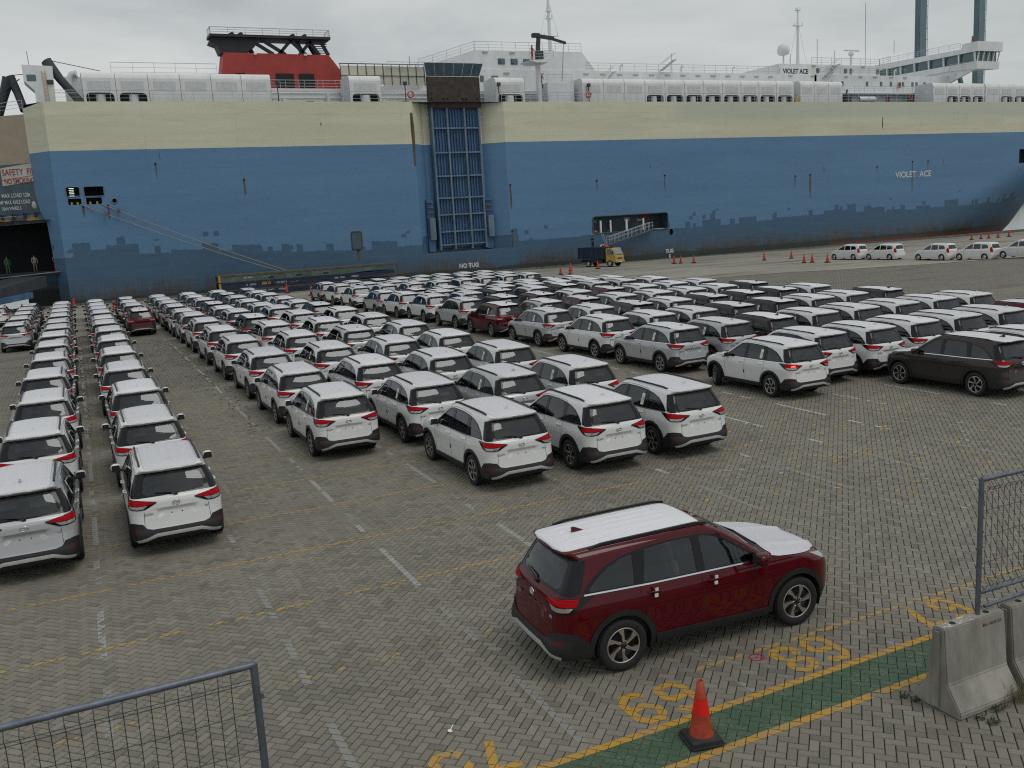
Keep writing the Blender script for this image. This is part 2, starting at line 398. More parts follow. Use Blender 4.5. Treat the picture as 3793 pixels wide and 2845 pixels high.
def make_wheel(parent, x, y, side, r=0.345, rim=0.232, wd=0.205, steel=False, covered=False, steer=0.0):
    e = bpy.data.objects.new('wheel', None); C.objects.link(e); e.parent = parent; e.location = (x, y, r); e.empty_display_size = .1
    e.rotation_euler = (0, 0, steer)
    s = 1 if side == 'L' else -1
    key = ('wheel', r, rim, steel, covered)
    if key not in KIDS:
        prof = [(rim-.01, -wd/2+.02), (rim+.02, -wd/2), (r-.035, -wd/2-.006), (r-.012, -wd/2+.012), (r-.002, -wd/2+.035)]
        for k in range(-2, 3): prof += [(r, k*.03-.012), (r, k*.03+.01), (r-.008, k*.03+.012), (r-.008, k*.03+.016)]
        prof += [(r-.002, wd/2-.035), (r-.012, wd/2-.012), (r-.035, wd/2+.006), (rim+.02, wd/2), (rim-.01, wd/2-.02)]
        ty = MB().lathe(prof, 40).mesh('tyre'); ty.materials.append(MATS['tyre'])
        rb = MB(); rb.lathe([(rim+.004, wd/2-.012), (rim-.006, wd/2-.004), (rim-.016, wd/2-.014)], 40)
        bk = MB(); bk.lathe([(rim-.012, wd/2-.02), (rim-.02, -.02), (0.0, -.02)], 36)
        if not steel:
            for k in range(6):
                a = 2*math.pi*k/6
                def q(rr, aa): return (rr*math.cos(a+aa), rr*math.sin(a+aa))
                poly = [q(.034, -.62), q(.07, -.30), q(.14, -.10), q(rim-.012, -.04), q(rim-.012, .36), q(rim*.8, .28), q(.13, .14), q(.055, .24)]
                rb.prism(poly, wd/2-.055, wd/2-.018)
            bk.lathe([(0.04, wd/2-.018), (0.036, wd/2-.010), (0.0, wd/2-.008)], 16)
            for k in range(5):
                a = 2*math.pi*k/5+.3; rb.lathe([(.009, wd/2-.02), (.007, wd/2-.006), (0, wd/2-.005)], 6, Matrix.Translation((.062*math.cos(a), .062*math.sin(a), 0)))
        else:
            rb.lathe([(rim-.014, wd/2-.03), (.15, wd/2-.045), (.11, wd/2-.02), (.06, wd/2-.02), (.05, wd/2-.005), (0, wd/2-.004)], 30)
        rm = rb.mesh('rim'); rm.materials.append(MATS['rim_silver']); bm_ = bk.mesh('rim_back'); bm_.materials.append(MATS['rim_black'])
        cv = None
        if covered:
            cb = MB().lathe([(rim+.008, wd/2-.001), (rim*.6, wd/2+.007), (0, wd/2+.005)], 30); cv = cb.mesh('wheel_film'); cv.materials.append(MATS['wheel_film'])
        KIDS[key] = (ty, rm, bm_, cv)
    ty, rm, bm_, cv = KIDS[key]
    rot = (math.pi/2, random.uniform(0, 6.28), math.pi) if s > 0 else (math.pi/2, random.uniform(0, 6.28), 0)
    for n, me in (('tyre', ty), ('rim', rm), ('rim_back', bm_)):
        o = link(n, me, e); o.rotation_mode = 'XYZ'; o.rotation_euler = rot
    if cv is not None:
        o = link('wheel_film', cv, e); o.rotation_euler = rot
    return e

def rush_shell():
    prof = dict(
        xr=[(.16, -2.10), (.26, -2.18), (.33, -2.265), (.40, -2.29), (.48, -2.275), (.54, -2.245), (.60, -2.235), (.66, -2.225), (.78, -2.205), (.90, -2.20), (1.0, -2.19), (1.06, -2.165), (1.10, -2.12), (1.30, -2.02), (1.50, -1.905), (1.535, -1.90), (1.555, -1.975), (1.60, -2.01)],
        xf=[(.16, 2.02), (.30, 2.08), (.45, 2.135), (.60, 2.145), (.75, 2.13), (.86, 2.07), (.93, 1.95), (.98, 1.76), (1.03, 1.46), (1.07, 1.20), (1.10, 1.02), (1.125, .96), (1.20, .85), (1.35, .62), (1.50, .37), (1.57, .22), (1.60, .10)],
        w=[(.16, .77), (.26, .79), (.34, .815), (.50, .83), (.70, .838), (.80, .845), (.88, .842), (.95, .828), (1.02, .808), (1.07, .792), (1.3, .718), (1.5, .640), (1.56, .605), (1.60, .555)],
        rr=[(.16, .20), (.5, .24), (.8, .26), (1.05, .22), (1.15, .16), (1.5, .14), (1.60, .10)],
        rf=[(.16, .40), (.6, .45), (.85, .42), (1.0, .33), (1.10, .18), (1.2, .11), (1.60, .10)],
        br=[(.16, .05), (.6, .05), (1.0, .05), (1.2, .07), (1.60, .08)],
        bf=[(.16, .22), (.6, .25), (.9, .24), (1.05, .16), (1.12, .15), (1.60, .10)])
    def rec(y, z):
        # number plate recess: trapezoid wide at the top
        hw = np.interp(z, [.68, .86], [.25, .38]); s = lambda v: np.clip(v, 0, 1)
        a = s((hw-np.abs(y))/.03)*s((z-.67)/.02)*s((.885-z)/.03)
        return a*0.028
    return Shell(prof, recess=rec)

def build_suv():
    sh = rush_shell(); xa, xw = -1.3425, 1.3425
    hole = lambda cx: [('s', x, z) for x, z in circ(cx, .345, .405, 205, -25, 30)]+[('s', cx+.40, .161), ('s', cx-.40, .161)]
    clad = lambda cx: [('s', x, z) for x, z in circ(cx, .345, .478, 202, -22, 30)]+[('s', cx+.47, .161), ('s', cx-.47, .161)]
    reg = [
        ('hole', hole(xa)), ('hole', hole(xw)), ('hole', [('r', 0, .300), ('r', .55, .298), ('s', -2.0, .290), ('s', 0, .285), ('s', 1.9, .285), ('f', 0, .285), ('f', 0, .161), ('r', 0, .161)]),
        ('front_door_window', [('s', *p) for p in [(.76, 1.082), (.55, 1.20), (.33, 1.345), (.16, 1.45), (-.02, 1.492), (-.095, 1.495), (-.095, 1.078)]]),
        ('rear_door_window', [('s', *p) for p in [(-.215, 1.080), (-.215, 1.50), (-.55, 1.50), (-.90, 1.482), (-.985, 1.15), (-1.0, 1.095)]]),
        ('quarter_window', [('s', *p) for p in [(-1.13, 1.105), (-1.085, 1.462), (-1.25, 1.435), (-1.45, 1.37), (-1.62, 1.265), (-1.755, 1.145), (-1.735, 1.118)]]),
        ('window_trim', [('s', *p) for p in [(.87, 1.055), (.58, 1.215), (.345, 1.37), (.15, 1.485), (-.05, 1.518), (-.55, 1.524), (-.95, 1.504), (-1.25, 1.46), (-1.48, 1.392), (-1.67, 1.285), (-1.845, 1.13), (-1.82, 1.095), (-.9, 1.066)]]),
        ('rear_window', [('r', *p) for p in [(0, 1.135), (.49, 1.135), (.565, 1.17), (.545, 1.30), (.505, 1.43), (.46, 1.462), (0, 1.47)]]),
        ('rear_window_surround', [('r', 0, 1.103), ('r', .60, 1.098), ('s', -1.99, 1.092), ('s', -1.875, 1.125), ('s', -1.72, 1.50), ('r', .52, 1.532), ('r', 0, 1.538)]),
        ('tail_light', [('r', .37, 1.004), ('r', .55, 1.036), ('r', .66, 1.052), ('s', -2.05, 1.062), ('s', -1.90, 1.064), ('s', -1.965, .978), ('r', .70, .966), ('r', .52, .976)]),
        ('clear_lens', [('r', .51, .968), ('r', .69, .958), ('s', -2.00, .966), ('s', -2.05, .918), ('r', .70, .905), ('r', .585, .912)]),
        ('lamp_housing', [('r', .345, 1.012), ('r', .66, 1.066), ('s', -2.0, 1.078), ('s', -1.69, 1.072), ('s', -1.89, .968), ('s', -2.05, .900), ('r', .70, .888), ('r', .56, .895), ('r', .345, .994)]),
        ('reflector', [('r', .67, .512), ('s', -2.14, .545), ('s', -2.12, .515), ('r', .67, .490)]),
        ('skid_plate', [('r', 0, .452), ('r', .40, .448), ('r', .56, .40), ('s', -2.16, .345), ('s', -2.15, .305), ('r', .56, .345), ('r', .40, .392), ('r', 0, .396)]),
        ('lower_bumper', [('r', 0, .522), ('r', .47, .522), ('r', .57, .55), ('r', .635, .635), ('s', -2.12, .655), ('s', -1.98, .63), ('s', -1.80, .47), ('s', -1.79, .161), ('r', 0, .161)]),
        ('rear_arch_cladding', clad(xa)), ('front_arch_cladding', clad(xw)),
        ('sill_cladding', [('s', -.92, .40), ('s', .92, .375), ('s', .92, .161), ('s', -.92, .161)]),
        ('lower_front_bumper', [('s', 1.76, .44), ('f', .5, .40), ('f', 0, .40), ('f', 0, .161), ('s', 1.78, .161)]),
        ('grille', [('f', 0, .80), ('f', .46, .815), ('f', .42, .60), ('f', 0, .58)]),
        ('head_light', [('f', .50, .82), ('s', 1.93, .90), ('s', 1.62, .965), ('s', 1.82, .86), ('f', .52, .745)]),
        ('windscreen', [('f', 0, 1.150), ('f', .60, 1.150), ('f', .55, 1.30), ('f', .49, 1.45), ('f', .45, 1.555), ('f', 0, 1.562)]),
        ('bonnet', [('f', 0, .895), ('f', .44, .905), ('s', 1.76, .955), ('s', 1.40, 1.0), ('s', 1.05, 1.045), ('s', .95, 1.070), ('f', .66, 1.098), ('f', 0, 1.106)]),
        ('cowl', [('f', 0, 1.108), ('f', .66, 1.100), ('s', .86, 1.10), ('s', .80, 1.125), ('f', .60, 1.148), ('f', 0, 1.148)]),
    ]
    P, T = cut_shell(sh, reg)
    parts = []      # (name, mesh, material or '*body', detail level, side)
    def add(n, me, m, lv=0, kids=()):
        if me is None: return
        if m != '*': me.materials.append(MATS[m])
        else: me.materials.append(MATS['paint_white'])
        parts.append((n, me, m, lv))
    add('body_shell', shell_part(sh, 'body_shell', P, T['body'], 0, .025), '*')
    add('roof', roof_mesh(sh, 'roof', ribs=False, ny=30), '*')
    for sd in 'LR':
        for n in ('front_door_window', 'rear_door_window', 'quarter_window'): add(n, shell_part(sh, n, P, T[n], -.004, .0, sd), 'window_glass')
        add('window_trim', shell_part(sh, 'window_trim', P, T['window_trim'], .001, .02, sd), 'black_gloss')
        add('tail_light', shell_part(sh, 'tail_light', P, T['tail_light'], .012, .02, sd), 'lamp_red')
        add('clear_lens', shell_part(sh, 'clear_lens', P, T['clear_lens'], .010, .02, sd), 'lamp_clear')
        add('lamp_housing', shell_part(sh, 'lamp_housing', P, T['lamp_housing'], .008, .02, sd), 'black_gloss')
        add('reflector', shell_part(sh, 'reflector', P, T['reflector'], .018, .02, sd), 'reflector_red', 1)
        add('head_light', shell_part(sh, 'head_light', P, T['head_light'], .005, .02, sd), 'lamp_clear', 1)
        for n in ('rear_arch_cladding', 'front_arch_cladding'): add(n, shell_part(sh, n, P, T[n], .014, .06, sd), 'black_plastic')
        add('sill_cladding', shell_part(sh, 'sill_cladding', P, T['sill_cladding'], .03, .05, sd), 'black_plastic')
    add('rear_window', shell_part(sh, 'rear_window', P, T['rear_window'], -.003, 0), 'rear_glass')
    add('rear_window_surround', shell_part(sh, 'rear_window_surround', P, T['rear_window_surround'], .001, .02), 'black_gloss')
    add('lower_bumper', shell_part(sh, 'lower_bumper', P, T['lower_bumper'], .014, .04), 'black_plastic')
    add('skid_plate', shell_part(sh, 'skid_plate', P, T['skid_plate'], .022, .03), 'skid_silver')
    add('lower_front_bumper', shell_part(sh, 'lower_front_bumper', P, T['lower_front_bumper'], .003, .01), 'black_plastic', 1)
    add('grille', shell_part(sh, 'grille', P, T['grille'], .004, .02), 'black_gloss', 1)
    add('windscreen', shell_part(sh, 'windscreen', P, T['windscreen'], -.003, 0), 'window_glass')
    add('bonnet', shell_part(sh, 'bonnet', P, T['bonnet'], .002, .02), '*')
    add('cowl', shell_part(sh, 'cowl', P, T['cowl'], 0.0, .02), 'black_plastic')
    for y0, y1 in ((-.52, .02), (.06, .55)):
        b = MB(); pa = sh.S(sh.front(abs(y0), 1.14), 1.14); pb = sh.S(sh.front(abs(y1), 1.165), 1.165); b.tube([(pa[0]+.02, y0, pa[2]+.02), (pb[0]+.02, y1, pb[2]+.015)], .012, 6); parts.append(('wiper', b.mesh('wiper'), 'black_plastic', 1))
    for k, (ya, yb, za, zb) in enumerate(((-.42, -.12, 1.22, 1.34), (.08, .40, 1.25, 1.36))):
        parts.append(('paper_sheet', mesh_from('paper_sheet', [(-1.86-.16*(za-1.2), ya, za), (-1.86-.16*(za-1.2), yb, za), (-1.78, yb, zb), (-1.78, ya, zb)], [(3, 2, 1, 0)]), 'plastic_wrap', 0))
    add('bonnet_film', shell_part(sh, 'bonnet_film', P, T['bonnet'], .006, .0), 'roof_film', 0)
    add('roof_film', roof_mesh(sh, 'roof_film', .86, -1.985, .05, .006), 'roof_film')
    # seams, chrome strip, fuel flap
    door = [[('s', .86, .985), ('s', .815, .80), ('s', .80, .43)], [('s', -.155, 1.06), ('s', -.15, .80), ('s', -.14, .42)],
            [('s', -1.05, 1.085), ('s', -1.065, .90), ('s', -.98, .72), ('s', -.885, .56), ('s', -.865, .42)],
            [('s', .62, 1.235), ('s', .36, 1.395), ('s', .15, 1.512), ('s', -.05, 1.545), ('s', -.55, 1.552), ('s', -.98, 1.528), ('s', -1.06, 1.48)],
            [('r', .585, .855), ('r', .60, .60)], [('s', 1.40, 1.0), ('s', 1.0, 1.045)]]
    add('panel_gap', ribbon(sh, 'panel_gap', door, .007), 'seam', 1)
    for sd in 'LR': add('belt_strip', ribbon(sh, 'belt_strip', [[('s', .86, 1.052), ('s', 0, 1.060), ('s', -.9, 1.068), ('s', -1.83, 1.095)]], .020, .006, sd), 'chrome')
    fl = [[('s', x, z) for x, z in circ(-1.60, .86, .085, 0, 340, 24)]]
    add('fuel_flap_gap', ribbon(sh, 'fuel_flap_gap', fl, .006, .002, 'R', True), 'seam', 1)
    # roof rails, fin, mirrors, handles, wiper
    for s in (1, -1):
        b = MB(); pts = []
        for i, x in enumerate(np.linspace(.10, -1.62, 22)):
            zz = sh.S(sh.side(min(x, .05), 1.599), 1.599)[2]; u = min(i, 21-i)/2.0
            pts.append((x, s*(.545-.012*abs(x+.75)), zz+.010+.026*min(1, u)))
        for i in range(len(pts)-1): b.bar(pts[i], (pts[i+1][0]-.006, pts[i+1][1], pts[i+1][2]), .034, .030)
        parts.append(('roof_rail', b.mesh('roof_rail'), 'black_plastic', 0))
    fb = MB(); poly = [(-1.60, 1.625), (-1.40, 1.625), (-1.47, 1.655), (-1.56, 1.70), (-1.60, 1.705)]
    n = len(poly); vs = [(x, s*(.028 if z < 1.64 else .009), z) for s in (-1, 1) for x, z in poly]
    fb.add(vs, [tuple(range(n-1, -1, -1)), tuple(range(n, 2*n))]+[(i, (i+1) % n, n+(i+1) % n, n+i) for i in range(n)])
    parts.append(('antenna_fin', fb.mesh('antenna_fin'), '*', 0))
    for s in (1, -1):
        bm = bmesh.new(); bmesh.ops.create_icosphere(bm, subdivisions=3, radius=1)
        for v in bm.verts:
            c = v.co; sg = lambda a, k: math.copysign(abs(a)**k, a)
            v.co = Vector((.70+sg(c.x, .7)*.075+(-.01 if c.x < 0 else .03*abs(c.z)), s*(.915+sg(c.y, .75)*.100), 1.11+sg(c.z, .75)*.076))
        me = bpy.data.meshes.new('door_mirror'); bm.to_mesh(me); bm.free(); me.polygons.foreach_set('use_smooth', [True]*len(me.polygons))
        parts.append(('door_mirror', me, '*', 0))
        b = MB(); b.box(.655, .745, min(s*.775, s*.90), max(s*.775, s*.90), 1.03, 1.068, .012); b.box(.606, .626, min(s*.838, s*.996), max(s*.838, s*.996), 1.052, 1.172, .008)
        b.box(.64, .75, min(s*.83, s*1.0), max(s*.83, s*1.0), 1.03, 1.062, .015)
        parts.append(('mirror_foot', b.mesh('mirror_foot'), 'black_plastic', 0))
        for hx, hz in ((.02, .955), (-.87, .972)):
            b = MB(); y = float(sh.S(sh.side(hx, hz), hz)[1]); b.tube([(hx-.10, s*(y-.01), hz), (hx-.085, s*(y+.028), hz), (hx+.085, s*(y+.028), hz), (hx+.10, s*(y-.01), hz)], .014, 8)
            parts.append(('door_handle', b.mesh('door_handle'), '*', 1))
        b = MB(); y = float(sh.S(sh.side(-.135, .66), .66)[1]); b.box(-.158, -.112, min(s*(y-.01), s*(y+.012)), max(s*(y-.01), s*(y+.012)), .61, .71, .006)
        parts.append(('door_edge_guard', b.mesh('door_edge_guard'), 'black_plastic', 1))
    b = MB(); p0 = sh.S(sh.rear(0.02, 1.115), 1.115); p1 = sh.S(sh.rear(.42, 1.17), 1.17)
    b.tube([(p0[0]-.035, -.02, 1.10), (p0[0]-.02, .10, 1.15), (p1[0]-.022, .36, 1.165)], [.016, .011, .007], 6); b.box(p0[0]-.05, p0[0]+.01, -.05, .02, 1.085, 1.118, .008)
    parts.append(('rear_wiper', b.mesh('rear_wiper'), 'black_plastic', 1))
    # emblem: three ovals; lettering bars; grade badge; plate screws
    b = MB(); xc = float(sh.S(0, .965)[0])-.008; zc = .955
    def oval(a, c, oy=0, oz=0, r=.0065): b.tube([(xc, oy+a*math.cos(q), zc+oz+c*math.sin(q)) for q in np.linspace(0, 2*math.pi, 22, endpoint=False)], r, 5, closed=True)
    oval(.066, .045); oval(.022, .040); oval(.047, .018, 0, .016)
    parts.append(('emblem', b.mesh('emblem'), 'chrome', 1))
    cu = bpy.data.curves.new('lettering', 'FONT'); cu.body = 'RUSH'; cu.size = .058; cu.extrude = .002; cu.shear = .25; cu.space_character = 1.15
    to = bpy.data.objects.new('lettering', cu); C.objects.link(to); dg = bpy.context.evaluated_depsgraph_get(); me = bpy.data.meshes.new_from_object(to.evaluated_get(dg)); bpy.data.objects.remove(to)
    x_ = float(sh.S(sh.rear(.45, .80), .80)[0])-.004
    me.transform(Matrix.Translation((x_, .57, .785)) @ Matrix.Rotation(R(-90), 4, 'Z') @ Matrix.Rotation(R(90), 4, 'X')); me.name = 'lettering'
    me.materials.clear(); parts.append(('model_lettering', me, 'chrome', 1))
    b = MB(); x_ = float(sh.S(sh.rear(.52, .80), .80)[0]); b.box(x_-.008, x_+.01, -.555, -.49, .79, .822, .004); parts.append(('grade_badge', b.mesh('grade_badge'), 'badge_blue', 1))
    for y in (-.09, .09):
        b = MB(); x_ = float(sh.S(sh.rear(abs(y), .77), .77)[0]); b.box(x_-.006, x_+.01, y-.011, y+.011, .758, .78, .004); parts.append(('plate_screw', b.mesh('plate_screw'), 'seam', 1))
    # window paper stickers on rear door glass, both sides
    for s in (1, -1):
        for (z0, z1, m, x0_, x1_) in ((1.13, 1.40, 'sticker_white', -.93, -.81), (1.25, 1.32, 'sticker_green', -.92, -.86), (1.19, 1.25, 'sticker_yellow', -.90, -.84)):
            pts = []
            for x, z in ((x0_, z0), (x1_, z0), (x1_, z1), (x0_, z1)):
                q = sh.S(sh.side(x, z), z); q = q+sh.N(sh.side(x, z), z)*(.001 if m == 'sticker_white' else .0025); pts.append((q[0], s*q[1], q[2]))
            me = mesh_from('window_sticker', pts, [(0, 1, 2, 3)]); parts.append(('window_sticker', me, m, 0 if m == 'sticker_white' else 1))
    # underbody, wheel wells, interior
    b = MB(); b.box(-2.05, 1.9, -.66, .66, .30, .34); b.box(-.90, .90, -.76, .76, .285, .34)
    for cx in (xa, xw):
        for s in (1, -1):
            prof = [(.41*math.cos(R(a)), .345+.41*math.sin(R(a))) for a in range(-20, 201, 10)]
            v = [(cx+x, s*y, z) for y in (.80, .50) for x, z in prof]; k = len(prof); b.add(v, [(i, i+1, k+i+1, k+i) for i in range(k-1)]+[tuple(range(k, 2*k))])
    parts.append(('underbody', b.mesh('underbody'), 'black_plastic', 0))
    b = MB(); b.box(.62, 1.0, -.70, .70, .6, 1.06, .05); b.box(.55, .70, -.66, .66, .86, 1.08, .05); b.box(-1.95, .9, -.74, -.70, .4, 1.04); b.box(-1.95, .9, .70, .74, .4, 1.04); b.box(-2.0, .9, -.72, .72, .36, .42)
    b.tube([(.42+.06*math.sin(a)*.5, -.36+.17*math.cos(a), .99+.16*math.sin(a)) for a in np.linspace(0, 2*math.pi, 20, endpoint=False)], .014, 6, closed=True); b.bar((.42, -.50, .99), (.42, -.22, .99), .03); b.bar((.42, -.36, .99), (.60, -.36, .93), .06)
    parts.append(('interior_trim', b.mesh('interior_trim'), 'interior_dark', 0))
    def seat(x, y, w, wrap=True):
        b = MB(); b.box(x-.02, x+.50, y-w/2, y+w/2, .50, .68, .06)
        M = Matrix.Translation((x, 0, .62)) @ Matrix.Rotation(R(-12), 4, 'Y'); b.box(-.07, .07, y-w/2, y+w/2, 0, .56, .06, M)
        for k in ([0] if w < .7 else [-.33, .33]): b.box(-.05, .05, y+k-.13, y+k+.13, .59, .77, .05, M)
        return b.mesh('seat')
    for a in ((.02, .37, .50), (.02, -.37, .50)): parts.append(('seat', seat(*a), 'plastic_wrap', 0))
    parts.append(('seat', seat(-.80, 0, 1.30), 'seat_cloth', 0)); parts.append(('seat', seat(-1.55, 0, 1.15), 'plastic_wrap', 0))
    for n, me, m, lv in parts:
        if not me.materials: me.materials.append(MATS['paint_white' if m == '*' else m])
    return parts

def assemble(parts, name, wheels):
    root = empty(name)
    for n, me, m, lv in parts:
        o = link(n, me, root); o['lv'] = lv
        if n == 'panel_gap': o['kind'] = 'stuff'
        if m == '*':
            o.material_slots[0].link = 'OBJECT'; o.material_slots[0].material = MATS['paint_white']; o['paint'] = 1
    for w in wheels: make_wheel(root, **w)
    return root
# ================================================================ ground
GY = [0, 52, 57, 60.5, 63.5, 67, 71, 77, 90, 103]; GZ = [0, 0, -.07, -.17, -.2, -.13, -.15, -.18, -.15, -.1]
def gz(X, Y):
    s = min(1, max(0, (Y-45)/20)); s = s*s*(3-2*s)
    return float(np.interp(Y, GY, GZ))-.0072*min(max(0, X-25), 110)*s
MOD = 0.1075
def rot45(x, y): c = math.sqrt(.5); return (x*c+y*c, -x*c+y*c)       # world -> paver axes
def unrot(u, v): c = math.sqrt(.5); return (u*c-v*c, u*c+v*c)
def herring_nodes(n, l, vec):
    """returns (joint 0/1, random 0..1) sockets for a 45 degree herringbone of MOD metres"""
    def M(op, a, b=None, c=None):
        q = n.new('ShaderNodeMath'); q.operation = op
        for i, v in enumerate((a, b, c)):
            if v is None: continue
            if isinstance(v, (int, float)): q.inputs[i].default_value = v
            else: l.new(v, q.inputs[i])
        return q.outputs[0]
    mp = n.new('ShaderNodeMapping'); mp.inputs['Rotation'].default_value = (0, 0, R(-45)); mp.inputs['Scale'].default_value = (1/MOD,)*3
    # mapping applies scale, rotation, location: uniform scale so order does not matter
    l.new(vec, mp.inputs['Vector']); sx = n.new('ShaderNodeSeparateXYZ'); l.new(mp.outputs['Vector'], sx.inputs[0])
    u, v = sx.outputs[0], sx.outputs[1]; i, j = M('FLOOR', u), M('FLOOR', v); fu, fv = M('SUBTRACT', u, i), M('SUBTRACT', v, j)
    d = M('FLOORED_MODULO', M('SUBTRACT', i, j), 4.0); g = 0.09
    ne = lambda k: M('GREATER_THAN', M('ABSOLUTE', M('SUBTRACT', d, float(k))), 0.5)
    eq = lambda k: M('LESS_THAN', M('ABSOLUTE', M('SUBTRACT', d, float(k))), 0.5)
    a = M('MULTIPLY', M('LESS_THAN', fu, g), ne(1)); b = M('MULTIPLY', M('GREATER_THAN', fu, 1-g), ne(0))
    c = M('MULTIPLY', M('LESS_THAN', fv, g), ne(2)); e = M('MULTIPLY', M('GREATER_THAN', fv, 1-g), ne(3))
    joint = M('MINIMUM', M('ADD', M('ADD', a, b), M('ADD', c, e)), 1.0)
    cb = n.new('ShaderNodeCombineXYZ'); l.new(M('SUBTRACT', i, eq(1)), cb.inputs[0]); l.new(M('SUBTRACT', j, eq(2)), cb.inputs[1])
    wn_ = n.new('ShaderNodeTexWhiteNoise'); wn_.noise_dimensions = '2D'; l.new(cb.outputs[0], wn_.inputs['Vector'])
    return joint, wn_.outputs['Value']
PAV_LO, PAV_HI, JOINT = (0.156, 0.146, 0.119), (0.242, 0.228, 0.187), (0.014, 0.013, 0.012)
def pav_color(n, l, rnd, pos):
    """paver colour from a per-stone random and wear by position"""
    cr = n.new('ShaderNodeValToRGB'); cr.color_ramp.elements[0].color = (*PAV_LO, 1); cr.color_ramp.elements[1].color = (*PAV_HI, 1)
    e = cr.color_ramp.elements.new(.25); e.color = (.200, .188, .154, 1); e = cr.color_ramp.elements.new(.8); e.color = (.217, .204, .167, 1)
    l.new(rnd, cr.inputs['Fac'])
    no = n.new('ShaderNodeTexNoise'); no.inputs['Scale'].default_value = 0.35; no.inputs['Detail'].default_value = 6; no.inputs['Roughness'].default_value = .6; l.new(pos, no.inputs['Vector'])
    c2 = n.new('ShaderNodeValToRGB'); c2.color_ramp.elements[0].position = .32; c2.color_ramp.elements[0].color = (.88, .875, .87, 1); c2.color_ramp.elements[1].position = .66; c2.color_ramp.elements[1].color = (1.06, 1.05, 1.03, 1); l.new(no.outputs['Fac'], c2.inputs['Fac'])
    sp = n.new('ShaderNodeTexNoise'); sp.inputs['Scale'].default_value = 90; sp.inputs['Detail'].default_value = 3; l.new(pos, sp.inputs['Vector'])
    c3 = n.new('ShaderNodeValToRGB'); c3.color_ramp.elements[0].position = .30; c3.color_ramp.elements[0].color = (.55, .55, .55, 1); c3.color_ramp.elements[1].position = .46; c3.color_ramp.elements[1].color = (1, 1, 1, 1); l.new(sp.outputs['Fac'], c3.inputs['Fac'])
    m1 = n.new('ShaderNodeMixRGB'); m1.blend_type = 'MULTIPLY'; m1.inputs[0].default_value = 1; l.new(cr.outputs[0], m1.inputs[1]); l.new(c2.outputs[0], m1.inputs[2])
    m2 = n.new('ShaderNodeMixRGB'); m2.blend_type = 'MULTIPLY'; m2.inputs[0].default_value = 1; l.new(m1.outputs[0], m2.inputs[1]); l.new(c3.outputs[0], m2.inputs[2])
    ol = n.new('ShaderNodeTexNoise'); ol.inputs['Scale'].default_value = .9; ol.inputs['Detail'].default_value = 5; ol.inputs['Roughness'].default_value = .7; ol.inputs['Distortion'].default_value = .8; l.new(pos, ol.inputs['Vector'])
    c4 = n.new('ShaderNodeValToRGB'); c4.color_ramp.elements[0].position = .30; c4.color_ramp.elements[0].color = (.80, .79, .78, 1); c4.color_ramp.elements[1].position = .42; c4.color_ramp.elements[1].color = (1, 1, 1, 1); l.new(ol.outputs['Fac'], c4.inputs['Fac'])
    m3 = n.new('ShaderNodeMixRGB'); m3.blend_type = 'MULTIPLY'; m3.inputs[0].default_value = 1; l.new(m2.outputs[0], m3.inputs[1]); l.new(c4.outputs[0], m3.inputs[2])
    return m3.outputs[0]
